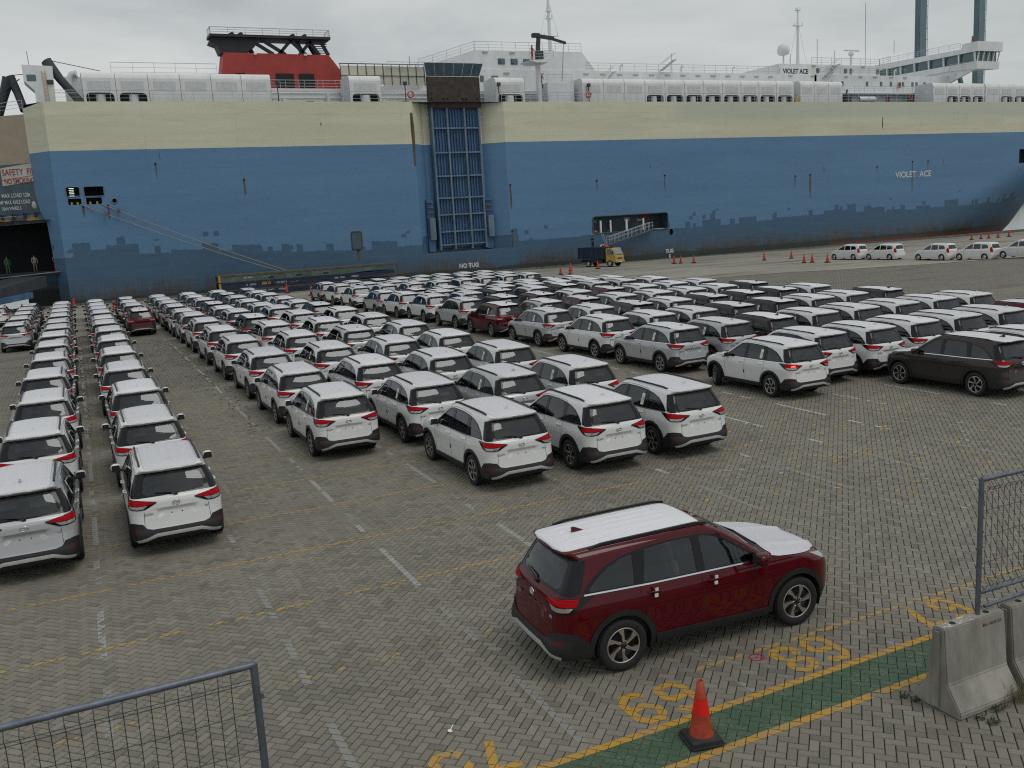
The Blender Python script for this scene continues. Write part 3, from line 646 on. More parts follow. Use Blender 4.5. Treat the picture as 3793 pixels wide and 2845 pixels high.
def ground_mats():
    m, n, l, b = nt('paver_far'); b.inputs['Roughness'].default_value = .85
    g = n.new('ShaderNodeNewGeometry'); joint, rnd = herring_nodes(n, l, g.outputs['Position'])
    col = pav_color(n, l, rnd, g.outputs['Position'])
    mx = n.new('ShaderNodeMixRGB'); l.new(joint, mx.inputs[0]); l.new(col, mx.inputs[1]); mx.inputs[2].default_value = (*JOINT, 1)
    # oily and mossy stains stretched along the rows, far yard
    mp = n.new('ShaderNodeMapping'); mp.inputs['Scale'].default_value = (.10, .35, 1); l.new(g.outputs['Position'], mp.inputs['Vector'])
    no = n.new('ShaderNodeTexNoise'); no.inputs['Scale'].default_value = 1; no.inputs['Detail'].default_value = 8; no.inputs['Roughness'].default_value = .7; l.new(mp.outputs[0], no.inputs['Vector'])
    cr = n.new('ShaderNodeValToRGB'); cr.color_ramp.elements[0].position = .30; cr.color_ramp.elements[0].color = (.55, .52, .42, 1); cr.color_ramp.elements[1].position = .44; cr.color_ramp.elements[1].color = (1, 1, 1, 1); l.new(no.outputs['Fac'], cr.inputs['Fac'])
    m2 = n.new('ShaderNodeMixRGB'); m2.blend_type = 'MULTIPLY'; m2.inputs[0].default_value = 1; l.new(mx.outputs[0], m2.inputs[1]); l.new(cr.outputs[0], m2.inputs[2])
    l.new(m2.outputs[0], b.inputs['Base Color']); MATS['paver_far'] = m
    m, n, l, b = nt('paver'); b.inputs['Roughness'].default_value = .85
    g = n.new('ShaderNodeNewGeometry'); oi = n.new('ShaderNodeObjectInfo'); ad = n.new('ShaderNodeMath'); ad.operation = 'ADD'; fr = n.new('ShaderNodeMath'); fr.operation = 'FRACT'
    l.new(g.outputs['Random Per Island'], ad.inputs[0]); l.new(oi.outputs['Random'], ad.inputs[1]); l.new(ad.outputs[0], fr.inputs[0])
    l.new(pav_color(n, l, fr.outputs[0], g.outputs['Position']), b.inputs['Base Color'])
    no = n.new('ShaderNodeTexNoise'); no.inputs['Scale'].default_value = 140; no.inputs['Detail'].default_value = 3; l.new(g.outputs['Position'], no.inputs['Vector'])
    bp = n.new('ShaderNodeBump'); bp.inputs['Strength'].default_value = .5; bp.inputs['Distance'].default_value = .004; l.new(no.outputs['Fac'], bp.inputs['Height']); l.new(bp.outputs[0], b.inputs['Normal'])
    MATS['paver'] = m
    # concrete apron
    m, n, l, b = nt('apron'); b.inputs['Roughness'].default_value = .8
    g = n.new('ShaderNodeNewGeometry'); mp = n.new('ShaderNodeMapping'); mp.inputs['Scale'].default_value = (.06, .28, 1); l.new(g.outputs['Position'], mp.inputs['Vector'])
    no = n.new('ShaderNodeTexNoise'); no.inputs['Scale'].default_value = 1.3; no.inputs['Detail'].default_value = 9; no.inputs['Roughness'].default_value = .68; l.new(mp.outputs[0], no.inputs['Vector'])
    cr = n.new('ShaderNodeValToRGB'); cr.color_ramp.elements[0].position = .30; cr.color_ramp.elements[0].color = (.11, .105, .09, 1); cr.color_ramp.elements[1].position = .55; cr.color_ramp.elements[1].color = (.30, .283, .235, 1)
    l.new(no.outputs['Fac'], cr.inputs['Fac']); l.new(cr.outputs[0], b.inputs['Base Color']); MATS['apron'] = m
    for nm, col, al in (('paint_line_white', (.33, .335, .32), .36), ('paint_line_bright', (.46, .47, .45), .36), ('paint_line_faint', (.25, .25, .235), .40), ('paint_line_faded', (.42, .26, .045), .34), ('paint_line_yellow', (.46, .255, .022), .30), ('paint_green', (.045, .095, .050), .25), ('paint_red_mark', (.42, .01, .06), .2)):
        m, n, l, b = nt(nm); b.inputs['Roughness'].default_value = .7
        g = n.new('ShaderNodeNewGeometry'); no = n.new('ShaderNodeTexNoise'); no.inputs['Scale'].default_value = 26; no.inputs['Detail'].default_value = 6; no.inputs['Roughness'].default_value = .7; l.new(g.outputs['Position'], no.inputs['Vector'])
        no2 = n.new('ShaderNodeTexNoise'); no2.inputs['Scale'].default_value = 3.5; l.new(g.outputs['Position'], no2.inputs['Vector'])
        mxv = n.new('ShaderNodeMath'); mxv.operation = 'MULTIPLY_ADD'; l.new(no2.outputs['Fac'], mxv.inputs[0]); mxv.inputs[1].default_value = .5; l.new(no.outputs['Fac'], mxv.inputs[2])
        cr = n.new('ShaderNodeValToRGB'); p = 1.10-al; cr.color_ramp.elements[0].position = max(0, p-.03-.06); cr.color_ramp.elements[1].position = p+.05
        l.new(mxv.outputs[0], cr.inputs['Fac'])
        dirty = tuple(.55*a+.45*c for a, c in zip(col, (.2, .19, .165)))
        mc = n.new('ShaderNodeMixRGB'); l.new(cr.outputs[0], mc.inputs[0]); mc.inputs[1].default_value = (*col, 1); mc.inputs[2].default_value = (*dirty, 1)
        l.new(mc.outputs[0], b.inputs['Base Color']); MATS[nm] = m
ground_mats()
mat('water', (.012, .03, .032), .12, bump=.6, bscale=.4); mat('concrete', (.20, .195, .18), .85, noise=.45, nscale=3, bump=.3, bscale=30)
mat('kerb_concrete', (.16, .15, .13), .85, noise=.5, nscale=2)

# yard sheet (under the stones) following the gentle fall of the yard
xs = np.unique(np.concatenate([np.arange(-80, 0, 20), np.arange(0, 140, 6), np.arange(140, 420, 40)])); ys = np.unique(np.concatenate([np.arange(-30, 45, 15), np.arange(45, 102.1, 1.5), [102.0]]))
V = [(x, y, gz(x, y)-.018) for y in ys for x in xs]; nx = len(xs)
F = [(j*nx+i, j*nx+i+1, (j+1)*nx+i+1, (j+1)*nx+i) for j in range(len(ys)-1) for i in range(nx-1)]
pavement = tag(link('pavement', mesh_from('pavement', V, F), None, 'paver_far'), kind='structure')
# concrete apron along the quay
def apron_edge(x): return float(np.interp(x, [-80, 46, 56, 66, 80, 100, 140, 420], [66.5, 66.5, 66.2, 63, 55.5, 48, 40, 40]))
V = []; ax = np.unique(np.concatenate([np.arange(-80, 140, 3), np.arange(140, 421, 40)]))
F = []; ny = 14
for x in ax:
    e = apron_edge(x)+.15*math.sin(x*1.7)+.2*math.sin(x*.45)
    for k in range(ny): y = e+(102-e)*(k/(ny-1)); V.append((x, y, gz(x, y)+.004))
for i in range(len(ax)-1):
    for k in range(ny-1): a = i*ny+k; F.append((a, a+ny, a+ny+1, a+1))
tag(link('quay_apron', mesh_from('quay_apron', V, F), None, 'apron'), kind='structure')
b = MB()
for x in range(-80, 60, 4): b.box(x+.02, x+3.98, 101.6, 102.0, gz(x, 102)-.3, gz(x, 102)+.22, .02)
for x in range(60, 420, 4): b.box(x+.02, x+3.98, 101.75, 102.0, gz(x, 102)-.3, gz(x, 102)+.08, .02)
o = b.build('quay_kerb', 'kerb_concrete'); tag(o, kind='structure')
tag(link('quay_wall', mesh_from('quay_wall', [(-80, 102.01, -4), (420, 102.01, -4), (420, 102.01, -.95), (-80, 102.01, -.1)], [(0, 1, 2, 3)]), None, 'kerb_concrete'), kind='structure')
tag(link('sea', mesh_from('sea', [(-3000, 101, -2.6), (3000, 101, -2.6), (3000, 4500, -2.6), (-3000, 4500, -2.6)], [(0, 1, 2, 3)]), None, 'water'), kind='structure')

# ---- stones near the camera
def cam_xy(x, y, z=0.0):
    q = Vector((x, y, z-CAM_H)); w = q.dot(_f); f = 32.224/36*1024
    return (512+f*q.dot(_r2)/w, 384-f*q.dot(_u2)/w, w) if w > .3 else (9e9, 9e9, w)
YMAX = 37.0
blocks = []
umax = int(80/MOD)
for i in range(-int(20/MOD), int(62/MOD)):
    for j in range(-int(45/MOD), int(46/MOD)):
        d = (i-j) % 4
        if d not in (0, 3): continue
        cu, cv = (i+1, j+.5) if d == 0 else (i+.5, j+1); x, y = unrot(cu*MOD, cv*MOD)
        if y < 3.0 or y > YMAX: continue
        px, py, w = cam_xy(x, y)
        if -60 < px < 1084 and -40 < py < 800: blocks.append((x, y, d, w))
blocks.sort(key=lambda q: q[3])
rng = np.random.RandomState(3); H2, H1 = .1035, .0495
def stone_verts(x, y, d, dz, lx, ly):
    ang = R(45) if d == 0 else R(135); c, s = math.cos(ang), math.sin(ang); ch = .0055
    out = []
    for (a, b_, z) in ((lx-ch, ly-ch, 0), (lx, ly, -.008), (lx, ly, -.02)):
        for sx, sy in ((1, 1), (-1, 1), (-1, -1), (1, -1)): out.append((x+c*sx*a-s*sy*b_, y+s*sx*a+c*sy*b_, dz+z))
    return out
FQ = [(0, 1, 2, 3)]+[(4+k, 4+(k+1) % 4, (k+1) % 4, k) for k in range(4)]+[(8+k, 8+(k+1) % 4, 4+(k+1) % 4, 4+k) for k in range(4)]
FQ = [(0, 1, 2, 3)]+[(k, 4+k, 4+(k+1) % 4, (k+1) % 4) for k in range(4)]+[(4+k, 8+k, 8+(k+1) % 4, 4+(k+1) % 4) for k in range(4)]
tops = []          # (poly of top in xy, z) for the paint
seen = 0; near_set = []; V = []; F = []
pm = mesh_from('paver', stone_verts(0, 0, 0, 0, H2, H1), FQ); pm.transform(Matrix.Rotation(R(-45), 4, 'Z')); pm.materials.append(MATS['paver'])
for x, y, d, w in blocks:
    dz = rng.uniform(-.0012, .0012)+gz(x, y); px, py, _ = cam_xy(x, y)
    inview = 0 < px < 1024 and 0 < py < 768 and not (8.0 < x < 10.2 and y < 7.0)
    vv = stone_verts(x, y, d, dz, H2, H1); tops.append(([(p[0], p[1]) for p in vv[4:8]], dz, x, y))
    if inview and seen < 300:
        o = link('paver', pm, pavement); o.location = (x, y, dz); o.rotation_euler = (0, 0, R(45) if d == 0 else R(135)); seen += 1
    else:
        k = len(V); V += vv; F += [tuple(i+k for i in f) for f in FQ[:5]]
tag(link('paver_field', mesh_from('paver_field', V, F), pavement, 'paver'), kind='stuff')

# ---- road paint laid on the stones, stone by stone
tc_ = np.array([(t[2], t[3]) for t in tops])
def clip(poly, cl):
    out = poly
    n = len(cl)
    for i in range(n):
        ax_, ay = cl[i]; bx, by = cl[(i+1) % n]; inp = out; out = []
        if not inp: return []
        side = lambda p: (bx-ax_)*(p[1]-ay)-(by-ay)*(p[0]-ax_)
        for k in range(len(inp)):
            p, q = inp[k], inp[(k+1) % len(inp)]; sp, sq = side(p), side(q)
            if sp >= 0: out.append(p)
            if sp*sq < 0: t = sp/(sp-sq); out.append((p[0]+(q[0]-p[0])*t, p[1]+(q[1]-p[1])*t))
    return out
def area(p): return .5*sum(p[i][0]*p[(i+1) % len(p)][1]-p[(i+1) % len(p)][0]*p[i][1] for i in range(len(p)))
def ccw(p): return p if area(p) > 0 else p[::-1]
def paint_polys(name, polys, m, keep=1.0, lift=None, shrink=None, stuff=False):
    lift = lift or dict(paint_line_white=.0018, paint_line_bright=.0018, paint_line_faint=.0018, paint_line_faded=.0028, paint_line_yellow=.0028, paint_green=.0012, paint_red_mark=.0034)[m]
    V = []; F = []
    for po in polys:
        po = ccw(po); cx = sum(p[0] for p in po)/len(po); cy = sum(p[1] for p in po)/len(po)
        rad = max(math.hypot(p[0]-cx, p[1]-cy) for p in po)+.13
        for i in np.nonzero((np.abs(tc_[:, 0]-cx) < rad) & (np.abs(tc_[:, 1]-cy) < rad))[0]:
            if keep < 1 and random.random() > keep: continue
            tp, z, sx, sy = tops[i]; r = clip(list(po), ccw(tp))
            if len(r) < 3 or abs(area(r)) < 2e-5: continue
            if shrink:
                mx = sum(p[0] for p in r)/len(r); my = sum(p[1] for p in r)/len(r)
                if abs(area(r)) < .0016: continue
                # worn to a rounded patch
                rr_ = []
                for p, q in zip(r, r[1:]+r[:1]):
                    rr_ += [(p[0]*.8+q[0]*.2, p[1]*.8+q[1]*.2), (p[0]*.2+q[0]*.8, p[1]*.2+q[1]*.8)]
                s_ = random.uniform(*shrink); r = [(mx+(p[0]-mx)*s_, my+(p[1]-my)*s_) for p in rr_]
            k = len(V); V += [(p[0], p[1], z+lift) for p in r]; F.append(tuple(range(k, k+len(r))))
    if not F: return None
    o = link(name, mesh_from(name, V, F), pavement, m)
    if stuff: o['kind'] = 'stuff'
    return o
def rect(x0, x1, y0, y1): return [(x0, y0), (x1, y0), (x1, y1), (x0, y1)]
# lane lines: one long and two short dashes per bay
LX = [-2.62, -.32, 2.02, 4.34, 6.65, 8.92, 11.17, 13.45, 15.65, 17.83, 20.05, 22.17, 24.3, 26.4]
for i, x in enumerate(LX):
    per, y0 = (5.42, 13.36) if i < 6 else (5.24, 13.2)
    for k in range(-1, 13):
        yb = y0+per*k
        for a, c in ((0, 2.02), (3.10, 3.56), (3.95, 4.44)):
            ya, yc = yb+a, yb+c
            if yc < 5 or (i > 4 and yc < 8.3): continue
            j = random.uniform(-.02, .02)
            if yc < YMAX-.5: paint_polys('white_dash', [rect(x-.05+j, x+.05+j, ya, yc)], 'paint_line_faint' if yc < 12.6 or (yc < 18 and random.random() < .5) else ('paint_line_white' if x < 10 else 'paint_line_bright'), (.96 if random.random() < .8 else .7) if not (yc < 12.5 and i > 3) else .45)
            elif yc < 60: link('white_dash', mesh_from('white_dash', [(px, py, gz(px, py)+.002) for px, py in rect(x-.05, x+.05, ya, yc)], [(0, 1, 2, 3)]), pavement, 'paint_line_white')
# yellow bay lines, worn to patches on single stones
for k in range(12):
    y = 8.79+2.436*k
    if y > YMAX-1: break
    x1 = 14 if k == 0 else 9.6+.3*k if k < 7 else 6
    x0 = 6.3 if k == 0 else -3.0
    worn = (.75, 1.0) if k != 1 else (.4, .8)
    paint_polys('yellow_line', [rect(x0, x1, y-.045, y+.045)], 'paint_line_faded', {0: .85, 1: .28, 2: .7}.get(k, .92), shrink=worn, stuff=True)
# edge lines and the green walkway
paint_polys('yellow_edge_line', [rect(-6, 16, 7.868, 7.972)], 'paint_line_yellow', .995)
paint_polys('yellow_edge_line', [rect(-6, 16, 7.18, 7.284)], 'paint_line_yellow', .995)
paint_polys('green_walkway', [rect(-6, 16, 7.286, 7.866)], 'paint_green', 1.0, stuff=True)
# bay numbers 70 69 68 67, read from the ship side
def strip(pts, w, closed=False):
    pts = [Vector(p) for p in pts]; n = len(pts); L = []; Rr = []
    for i in range(n):
        a = pts[(i-1) % n] if (i or closed) else None; c = pts[(i+1) % n] if (i < n-1 or closed) else None; p = pts[i]
        t1 = (p-a).normalized() if a is not None else None; t2 = (c-p).normalized() if c is not None else None
        t1 = t1 or t2; t2 = t2 or t1; nn = Vector((-(t1+t2).y, (t1+t2).x)).normalized(); s = w/2/max(.4, nn.dot(Vector((-t1.y, t1.x))))
        L.append(p+nn*s); Rr.append(p-nn*s)
    m = n if closed else n-1
    return [[tuple(L[i]), tuple(L[(i+1) % n]), tuple(Rr[(i+1) % n]), tuple(Rr[i])] for i in range(m)]
W_ = .105
def digit(ch):  # in a .42 x .68 box, y up
    a, h = .42-W_, .68-W_; o = W_/2
    c = lambda pts: [(o+x*a, o+y*h) for x, y in pts]
    if ch == '0': return strip(c([(.25, 0), (.75, 0), (1, .16), (1, .84), (.75, 1), (.25, 1), (0, .84), (0, .16)]), W_, True)
    if ch == '7': return strip(c([(0, .96), (1, .96), (.45, 0)]), W_)
    if ch == '6': return strip(c([(.98, .86), (.75, 1), (.25, 1), (0, .8), (0, .16), (.25, 0), (.75, 0), (1, .15), (1, .40), (.75, .54), (.18, .50)]), W_)
    if ch == '9': return [[(.42-x, .68-y) for x, y in q] for q in digit('6')]
    if ch == '8': return strip(c([(.25, .56), (.75, .56), (.97, .68), (.97, .88), (.75, 1), (.25, 1), (.03, .88), (.03, .68)]), W_, True)+strip(c([(.22, .39), (0, .30), (0, .14), (.25, 0), (.75, 0), (1, .14), (1, .30), (.78, .39)]), W_)
for txt, x0, x1 in (('70', 2.72, 3.66), ('69', 5.10, 6.02), ('68', 7.36, 8.30), ('67', 9.68, 10.60)):
    polys = []
    for k, ch in enumerate(txt):
        for q in digit(ch): polys.append([(x1-(k*.52)-x, 8.72-(y)) for x, y in q])       # turned half round: tops face the camera
    paint_polys('bay_number', polys, 'paint_line_yellow', .96)
ring = [(7.21+.095*math.cos(a), 8.65+.085*math.sin(a)) for a in np.linspace(0, 2*math.pi, 20, endpoint=False)]
paint_polys('survey_mark', strip(ring, .024, True)+[[(7.21+.02*math.cos(a), 8.65+.02*math.sin(a)) for a in np.linspace(0, 2*math.pi, 8, endpoint=False)]], 'paint_red_mark')
# reused stones with stray paint on them, right part of the yard
for m, nb in (('paint_line_white', 150), ('paint_line_yellow', 190)):
    polys = []
    cand = [i for i in range(len(tops)) if tops[i][2] > 9.5 and tops[i][3] > 11]
    wts = np.array([math.exp(-((tops[i][2]-16.5)/4.5)**2-((tops[i][3]-16.5)/4.2)**2) for i in cand]); wts /= wts.sum()
    V = []; F = []
    for i in np.random.choice(len(cand), nb, False, wts):
        tp, z, sx, sy = tops[cand[i]]; s_ = random.uniform(.5, .95); k = len(V); f = random.choice((.35, .5, .9))
        q = [(sx+(p[0]-sx)*s_, sy+(p[1]-sy)*s_) for p in tp]
        q = [q[0], (q[0][0]+(q[1][0]-q[0][0])*f, q[0][1]+(q[1][1]-q[0][1])*f), (q[3][0]+(q[2][0]-q[3][0])*f, q[3][1]+(q[2][1]-q[3][1])*f), q[3]]
        V += [(p[0], p[1], z+(.0040 if 'white' in m else .0046)) for p in q]; F.append((k, k+1, k+2, k+3))
    o = link('stray_paint', mesh_from('stray_paint', V, F), pavement, m); o['kind'] = 'stuff'
# ---------------------------------------------------------------- text helper
def text_mesh(body, size, extrude=.01, bold=0.0, align='LEFT', shear=0.0):
    cu = bpy.data.curves.new('t', 'FONT'); cu.body = body; cu.size = size; cu.extrude = extrude; cu.offset = bold; cu.align_x = align; cu.shear = shear
    o = bpy.data.objects.new('t', cu); C.objects.link(o); dg = bpy.context.evaluated_depsgraph_get()
    me = bpy.data.meshes.new_from_object(o.evaluated_get(dg)); bpy.data.objects.remove(o); me.materials.clear(); return me
def sign_text(body, w, h, m, parent, M, name='lettering', bold=.0, extrude=.006):
    """text fitted into w x h, local x right, y up, placed by matrix M"""
    me = text_mesh(body, 1.0, 0.0, bold); xs_ = [v.co.x for v in me.vertices]; ys_ = [v.co.y for v in me.vertices]
    sx = w/(max(xs_)-min(xs_)); sy = h/(max(ys_)-min(ys_)); x0, y0 = min(xs_), min(ys_)
    for v in me.vertices: v.co = Vector(((v.co.x-x0)*sx, (v.co.y-y0)*sy, extrude))
    me.transform(M); me.name = name
    return link(name, me, parent, m)
def facing(x, y, z, rz=0.0):   # text plane facing -Y
    return Matrix.Translation((x, y, z)) @ Matrix.Rotation(rz, 4, 'Z') @ Matrix.Rotation(R(90), 4, 'X')

# ---------------------------------------------------------------- cones
mat('cone_orange', (.40, .050, .016), .6, noise=.45, nscale=9); mat('cone_band', (.75, .012, .008), .35); mat('cone_rubber', (.03, .029, .03), .8, noise=.4, nscale=6)
mat('cone_far', (.55, .05, .02), .6)
def make_cone():
    r = empty('traffic_cone')
    b = MB(); b.box(-.20, .20, -.20, .20, 0, .05, .022); b.box(-.175, .175, -.175, .175, .046, .066, .01)
    b.lathe([(.165, .066), (.15, .085), (.135, .088), (.128, .095)], 24); b.build('base', 'cone_rubber', r)
    f = lambda z: .128-(z-.09)*(.128-.035)/.61
    b = MB(); b.lathe([(f(.50), .50), (f(.70), .70), (f(.70)-.012, .70), (f(.60)-.012, .60)], 28); b.build('cone_tip', 'cone_orange', r)
    b = MB(); b.lathe([(f(.09)+.006, .088), (f(.09), .10), (f(.33), .33)], 28)
    for k in range(22): a = 2*math.pi*k/22; b.box(-.006, .006, -.006, .006, 0, .014, 0, Matrix.Translation((.128*math.cos(a), .128*math.sin(a), .085)))
    b.build('cone_body', 'cone_orange', r); b = MB(); b.lathe([(f(.33)+.002, .33), (f(.50)+.002, .50)], 28); b.build('reflective_band', 'cone_band', r)
    return r
cone0 = make_cone(); cone0.location = (5.475, 7.49, .001); cone0.rotation_euler = (0, 0, R(-12)); tag(cone0, 'large orange traffic cone with red band on the green walkway in the foreground', 'traffic cone', 'traffic cones')
cone_spots = [(64.4, 91.2, 'pair of cones below the white lettering on the hull, left one'), (65.0, 90.7, 'pair of cones below the white lettering on the hull, right one'), (66.0, 89.5, 'single cone just right of the pair below the hull lettering'),
 (72.2, 84.4, 'cone standing alone on the apron left of the people carriers'), (75.8, 83.9, 'cone standing alone nearest the hull, left of the people carriers'), (69.86, 75.4, 'left cone of the close pair in front of the people carriers'), (70.6, 75.0, 'right cone of the close pair in front of the people carriers'), (70.8, 73.0, 'cone just in front of the first people carrier'),
 (116.7, 92.2, 'leftmost of the five cones under the ship bow'), (118.8, 92.3, 'second of the five cones under the ship bow'), (120.3, 92.2, 'middle one of the five cones under the ship bow'), (122.7, 92.5, 'fourth of the five cones under the ship bow'), (124.8, 92.3, 'rightmost of the five cones under the ship bow'),
 (47.1, 87.6, 'left cone of three behind the right block of cars'), (48.0, 87.1, 'front right cone of three behind the right block of cars'), (51.3, 93.0, 'rear cone of three behind the right block of cars'), (54.7, 92.6, 'cone in front of the dump truck rear wheel'),
 (-.55, 98.9, 'cone between second and third columns by the ship stern'), (2.7, 90.1, 'cone right of the third column of cars near the ship'), (19.0, 93.8, 'cone in front of the stacked roll trailers, left of two'), (20.0, 87.4, 'cone at the left rear corner of the right block'), (22.3, 95.5, 'cone half hidden behind the silver car by the roll trailers')]
for x, y, t in cone_spots:
    c = copy_tree(cone0); c.location = (x, y, gz(x, y)+.005); c.rotation_euler = (0, 0, random.uniform(0, 6)); c.scale = (1.25, 1.25, 1.35); c['label'] = 'orange traffic '+t if t.startswith('cone') else 'orange '+t

# ---------------------------------------------------------------- concrete barriers
mat('barrier_concrete', (.31, .295, .255), .8, noise=.5, nscale=2.2, bump=.35, bscale=26, stretch=(1, 1, .35)); mat('hole_dark', (.01, .01, .01), .9); mat('white_scrape', (.5, .5, .48), .8, noise=.5, nscale=30)
def barrier(x0, x1, yc, label, rz=0.0, skew=0.0):
    r = empty('concrete_barrier', ((x0+x1)/2, yc, 0), rz, label, 'barrier', 'concrete barriers under the fence')
    h = (x1-x0)/2; prof = [(-.315, 0), (-.315, .075), (-.135, .34), (-.078, .97), (.078, .97), (.135, .34), (.315, .075), (.315, 0)]
    bm = bmesh.new(); vs = []
    for sx in (-1, 1):
        vs.append([bm.verts.new((sx*h, y, z)) for y, z in prof])
    n = len(prof)
    for i in range(n): bm.faces.new((vs[0][i], vs[0][(i+1) % n], vs[1][(i+1) % n], vs[1][i]))
    bm.faces.new(vs[0][::-1]); bm.faces.new(vs[1])
    bmesh.ops.recalc_face_normals(bm, faces=bm.faces[:])
    bmesh.ops.bevel(bm, geom=bm.edges[:], offset=.014, segments=2, affect='EDGES')
    me = bpy.data.meshes.new('block'); bm.to_mesh(me); bm.free(); link('block', me, r, 'barrier_concrete')
    for s in (-1, 1):      # keyed end ribs
        b = MB(); b.prism([(-.045, .05), (.045, .05), (.03, .93), (-.03, .93)], 0, .028, Matrix.Translation((s*h, 0, 0)) @ (Matrix(((0, 0, s, 0), (1, 0, 0, 0), (0, 1, 0, 0), (0, 0, 0, 1)))))
        b.build('key_rib', 'barrier_concrete', r)
    for hx in (-h*.55, h*.55):
        b = MB(); b.lathe([(.0, .9725), (.036, .9725)], 18, Matrix.Translation((hx, 0, 0))); b.build('lifting_hole', 'hole_dark', r)
    return r
br1 = barrier(8.08, 9.06, 6.665, 'weathered grey concrete barrier with a fence post in its top, right foreground')
b = MB()
for k in range(26):
    a = random.uniform(-.43, .02); c = random.uniform(-.06, .06); s = random.uniform(.006, .028); b.box(a-s, a+s, max(-.066, c-s*.5), min(.066, c+s*.5), .9705, .9718+random.uniform(0, .0006))
o = b.build('white_scrapes', 'white_scrape', br1); o['kind'] = 'stuff'
sign_text('BU SESCO', .30, .035, 'seam', br1, facing(.12, -.085, .86), 'stamped_lettering')
barrier(9.17, 10.16, 6.665, 'grey concrete barrier behind the first, cut by the right edge')
barrier(10.26, 11.25, 6.665, 'grey concrete barrier hidden right of the frame'); barrier(.20, 1.19, 6.60, 'grey concrete barrier below the left fence panel, out of frame'); barrier(-.85, .14, 6.60, 'grey concrete barrier further left, out of frame')

# ---------------------------------------------------------------- fence panels
mat('galvanised', (.16, .185, .22), .45, .6, noise=.4, nscale=6, bump=.2, bscale=50); mat('wire', (.085, .09, .10), .5, .6)
def pipe(name, pts, r, parent, n=12): return MB().tube(pts, r, n).build(name, 'galvanised', parent)
def fence_panel(x0, x1, yc, zb, zt, label, posts, tilt=0.0):
    r = empty('fence_panel', (x0, yc, 0), 0, label, 'fence', 'galvanised fence panels'); L = x1-x0
    pipe('top_rail', [(0, 0, zt), (L, tilt, zt)], .027, r); pipe('bottom_rail', [(0, 0, zb), (L, tilt, zb)], .022, r)
    for px in posts:
        pipe('post', [(px-.06*0, 0, .98), (px, 0, zt+.012)], .029, r)
        b = MB(); b.box(px-.012, px+.05, -.012, .012, zt-.28, zt-.24, .004); b.build('clamp', 'galvanised', r)
    n = int(L/.092)
    for k in range(1, n):
        x = k*.092; y = tilt*x/L; jit = random.uniform(-.006, .006)
        top = [(x+jit, y-.005, zt-.03), (x, y-.05, zt-.085), (x, y, zt-.14)]
        bot = [(x, y, zb+.14), (x, y-.05, zb+.085), (x+jit, y-.005, zb+.03)]
        MB().tube(top+[(x+random.uniform(-.004, .004), y+.004, (zt+zb)/2)]+bot, .0034, 5, cap=False).build('vertical_wire', 'wire', r)
    for z, yo in ((zt-.085, -.052), (zt-.14, .004), (zb+.14, .004), (zb+.085, -.052)): MB().tube([(0, yo, z), (L/2, yo+tilt/2, z-.008), (L, yo+tilt, z)], .0034, 5, cap=False).build('cross_wire', 'wire', r)
    z = zb+.34
    while z < zt-.2: MB().tube([(0, .003, z), (L*.3, .003, z+random.uniform(-.02, .02)), (L*.7, .003, z+random.uniform(-.02, .02)), (L, tilt+.003, z)], .0034, 5, cap=False).build('cross_wire', 'wire', r); z += .31
    return r
fence_panel(8.72, 11.2, 6.675, 1.22, 2.545, 'galvanised mesh fence panel rising from the barrier at the right edge', (0.0, 2.44), -.05)
fr = fence_panel(-1.75, .818, 6.62, 1.2, 2.53, 'galvanised mesh fence panel with grey pipe rail at lower left', (2.568, .10), .0)
p = MB().tube([(8.86, 6.70, 1.02), (9.3, 6.69, 1.03), (10.4, 6.68, 1.03)], .022, 12).build('loose_pipe', 'galvanised'); tag(p, 'grey steel pipe lying along the top of the right barriers', 'pipe')

# ---------------------------------------------------------------- weeds, litter
mat('weed_leaf', (.035, .055, .018), .7, noise=.5, nscale=15); mat('dry_grass', (.16, .13, .07), .8)
def weed(x, y, rad, n, h, grass=False):
    V = []; F = []
    for k in range(n):
        a = random.uniform(0, 6.28); d = rad*math.sqrt(random.random()); cx, cy = x+d*math.cos(a), y+d*math.sin(a)*.7
        if grass:
            b_ = random.uniform(0, 6.28); hh = h*random.uniform(.5, 1); w = .004; lx, ly = math.cos(b_)*hh*.4, math.sin(b_)*hh*.4; i = len(V)
            V += [(cx-w, cy, 0), (cx+w, cy, 0), (cx+lx*.5+w*.7, cy+ly*.5, hh*.7), (cx+lx*.5-w*.7, cy+ly*.5, hh*.7), (cx+lx, cy+ly, hh)]; F += [(i, i+1, i+2, i+3), (i+3, i+2, i+4)]
        else:
            s = random.uniform(.010, .024); b_ = random.uniform(0, 6.28); z = random.uniform(.004, h); tl = random.uniform(-.012, .02); i = len(V); c, q = math.cos(b_), math.sin(b_)
            V += [(cx-c*s, cy-q*s, z), (cx+q*s*.5, cy-c*s*.5, z+tl*.4), (cx+c*s, cy+q*s, z+tl), (cx-q*s*.5, cy+c*s*.5, z+tl*.4)]; F.append((i, i+1, i+2, i+3))
    return V, F
def weed_obj(lst, name, m, label):
    V = []; F = []
    for a in lst: v, f = weed(*a); k = len(V); V += v; F += [tuple(i+k for i in q) for q in f]
    return tag(link(name, mesh_from(name, V, F), None, m), label, 'weeds', None, 'stuff')
weed_obj([(8.62, 5.75, .13, 130, .07), (8.35, 6.15, .08, 60, .05), (8.85, 5.35, .10, 80, .05), (8.72, 5.1, .09, 60, .05), (8.45, 5.45, .05, 30, .04), (9.3, 5.6, .2, 130, .07), (8.0, 7.02, .07, 40, .04), (8.02, 6.9, .05, 40, .04), (8.3, 6.28, .06, 40, .05), (8.6, 6.30, .10, 60, .05), (9.1, 6.25, .14, 90, .08)], 'weed_patch', 'weed_leaf', 'small green weeds growing between the stones beside the barriers')
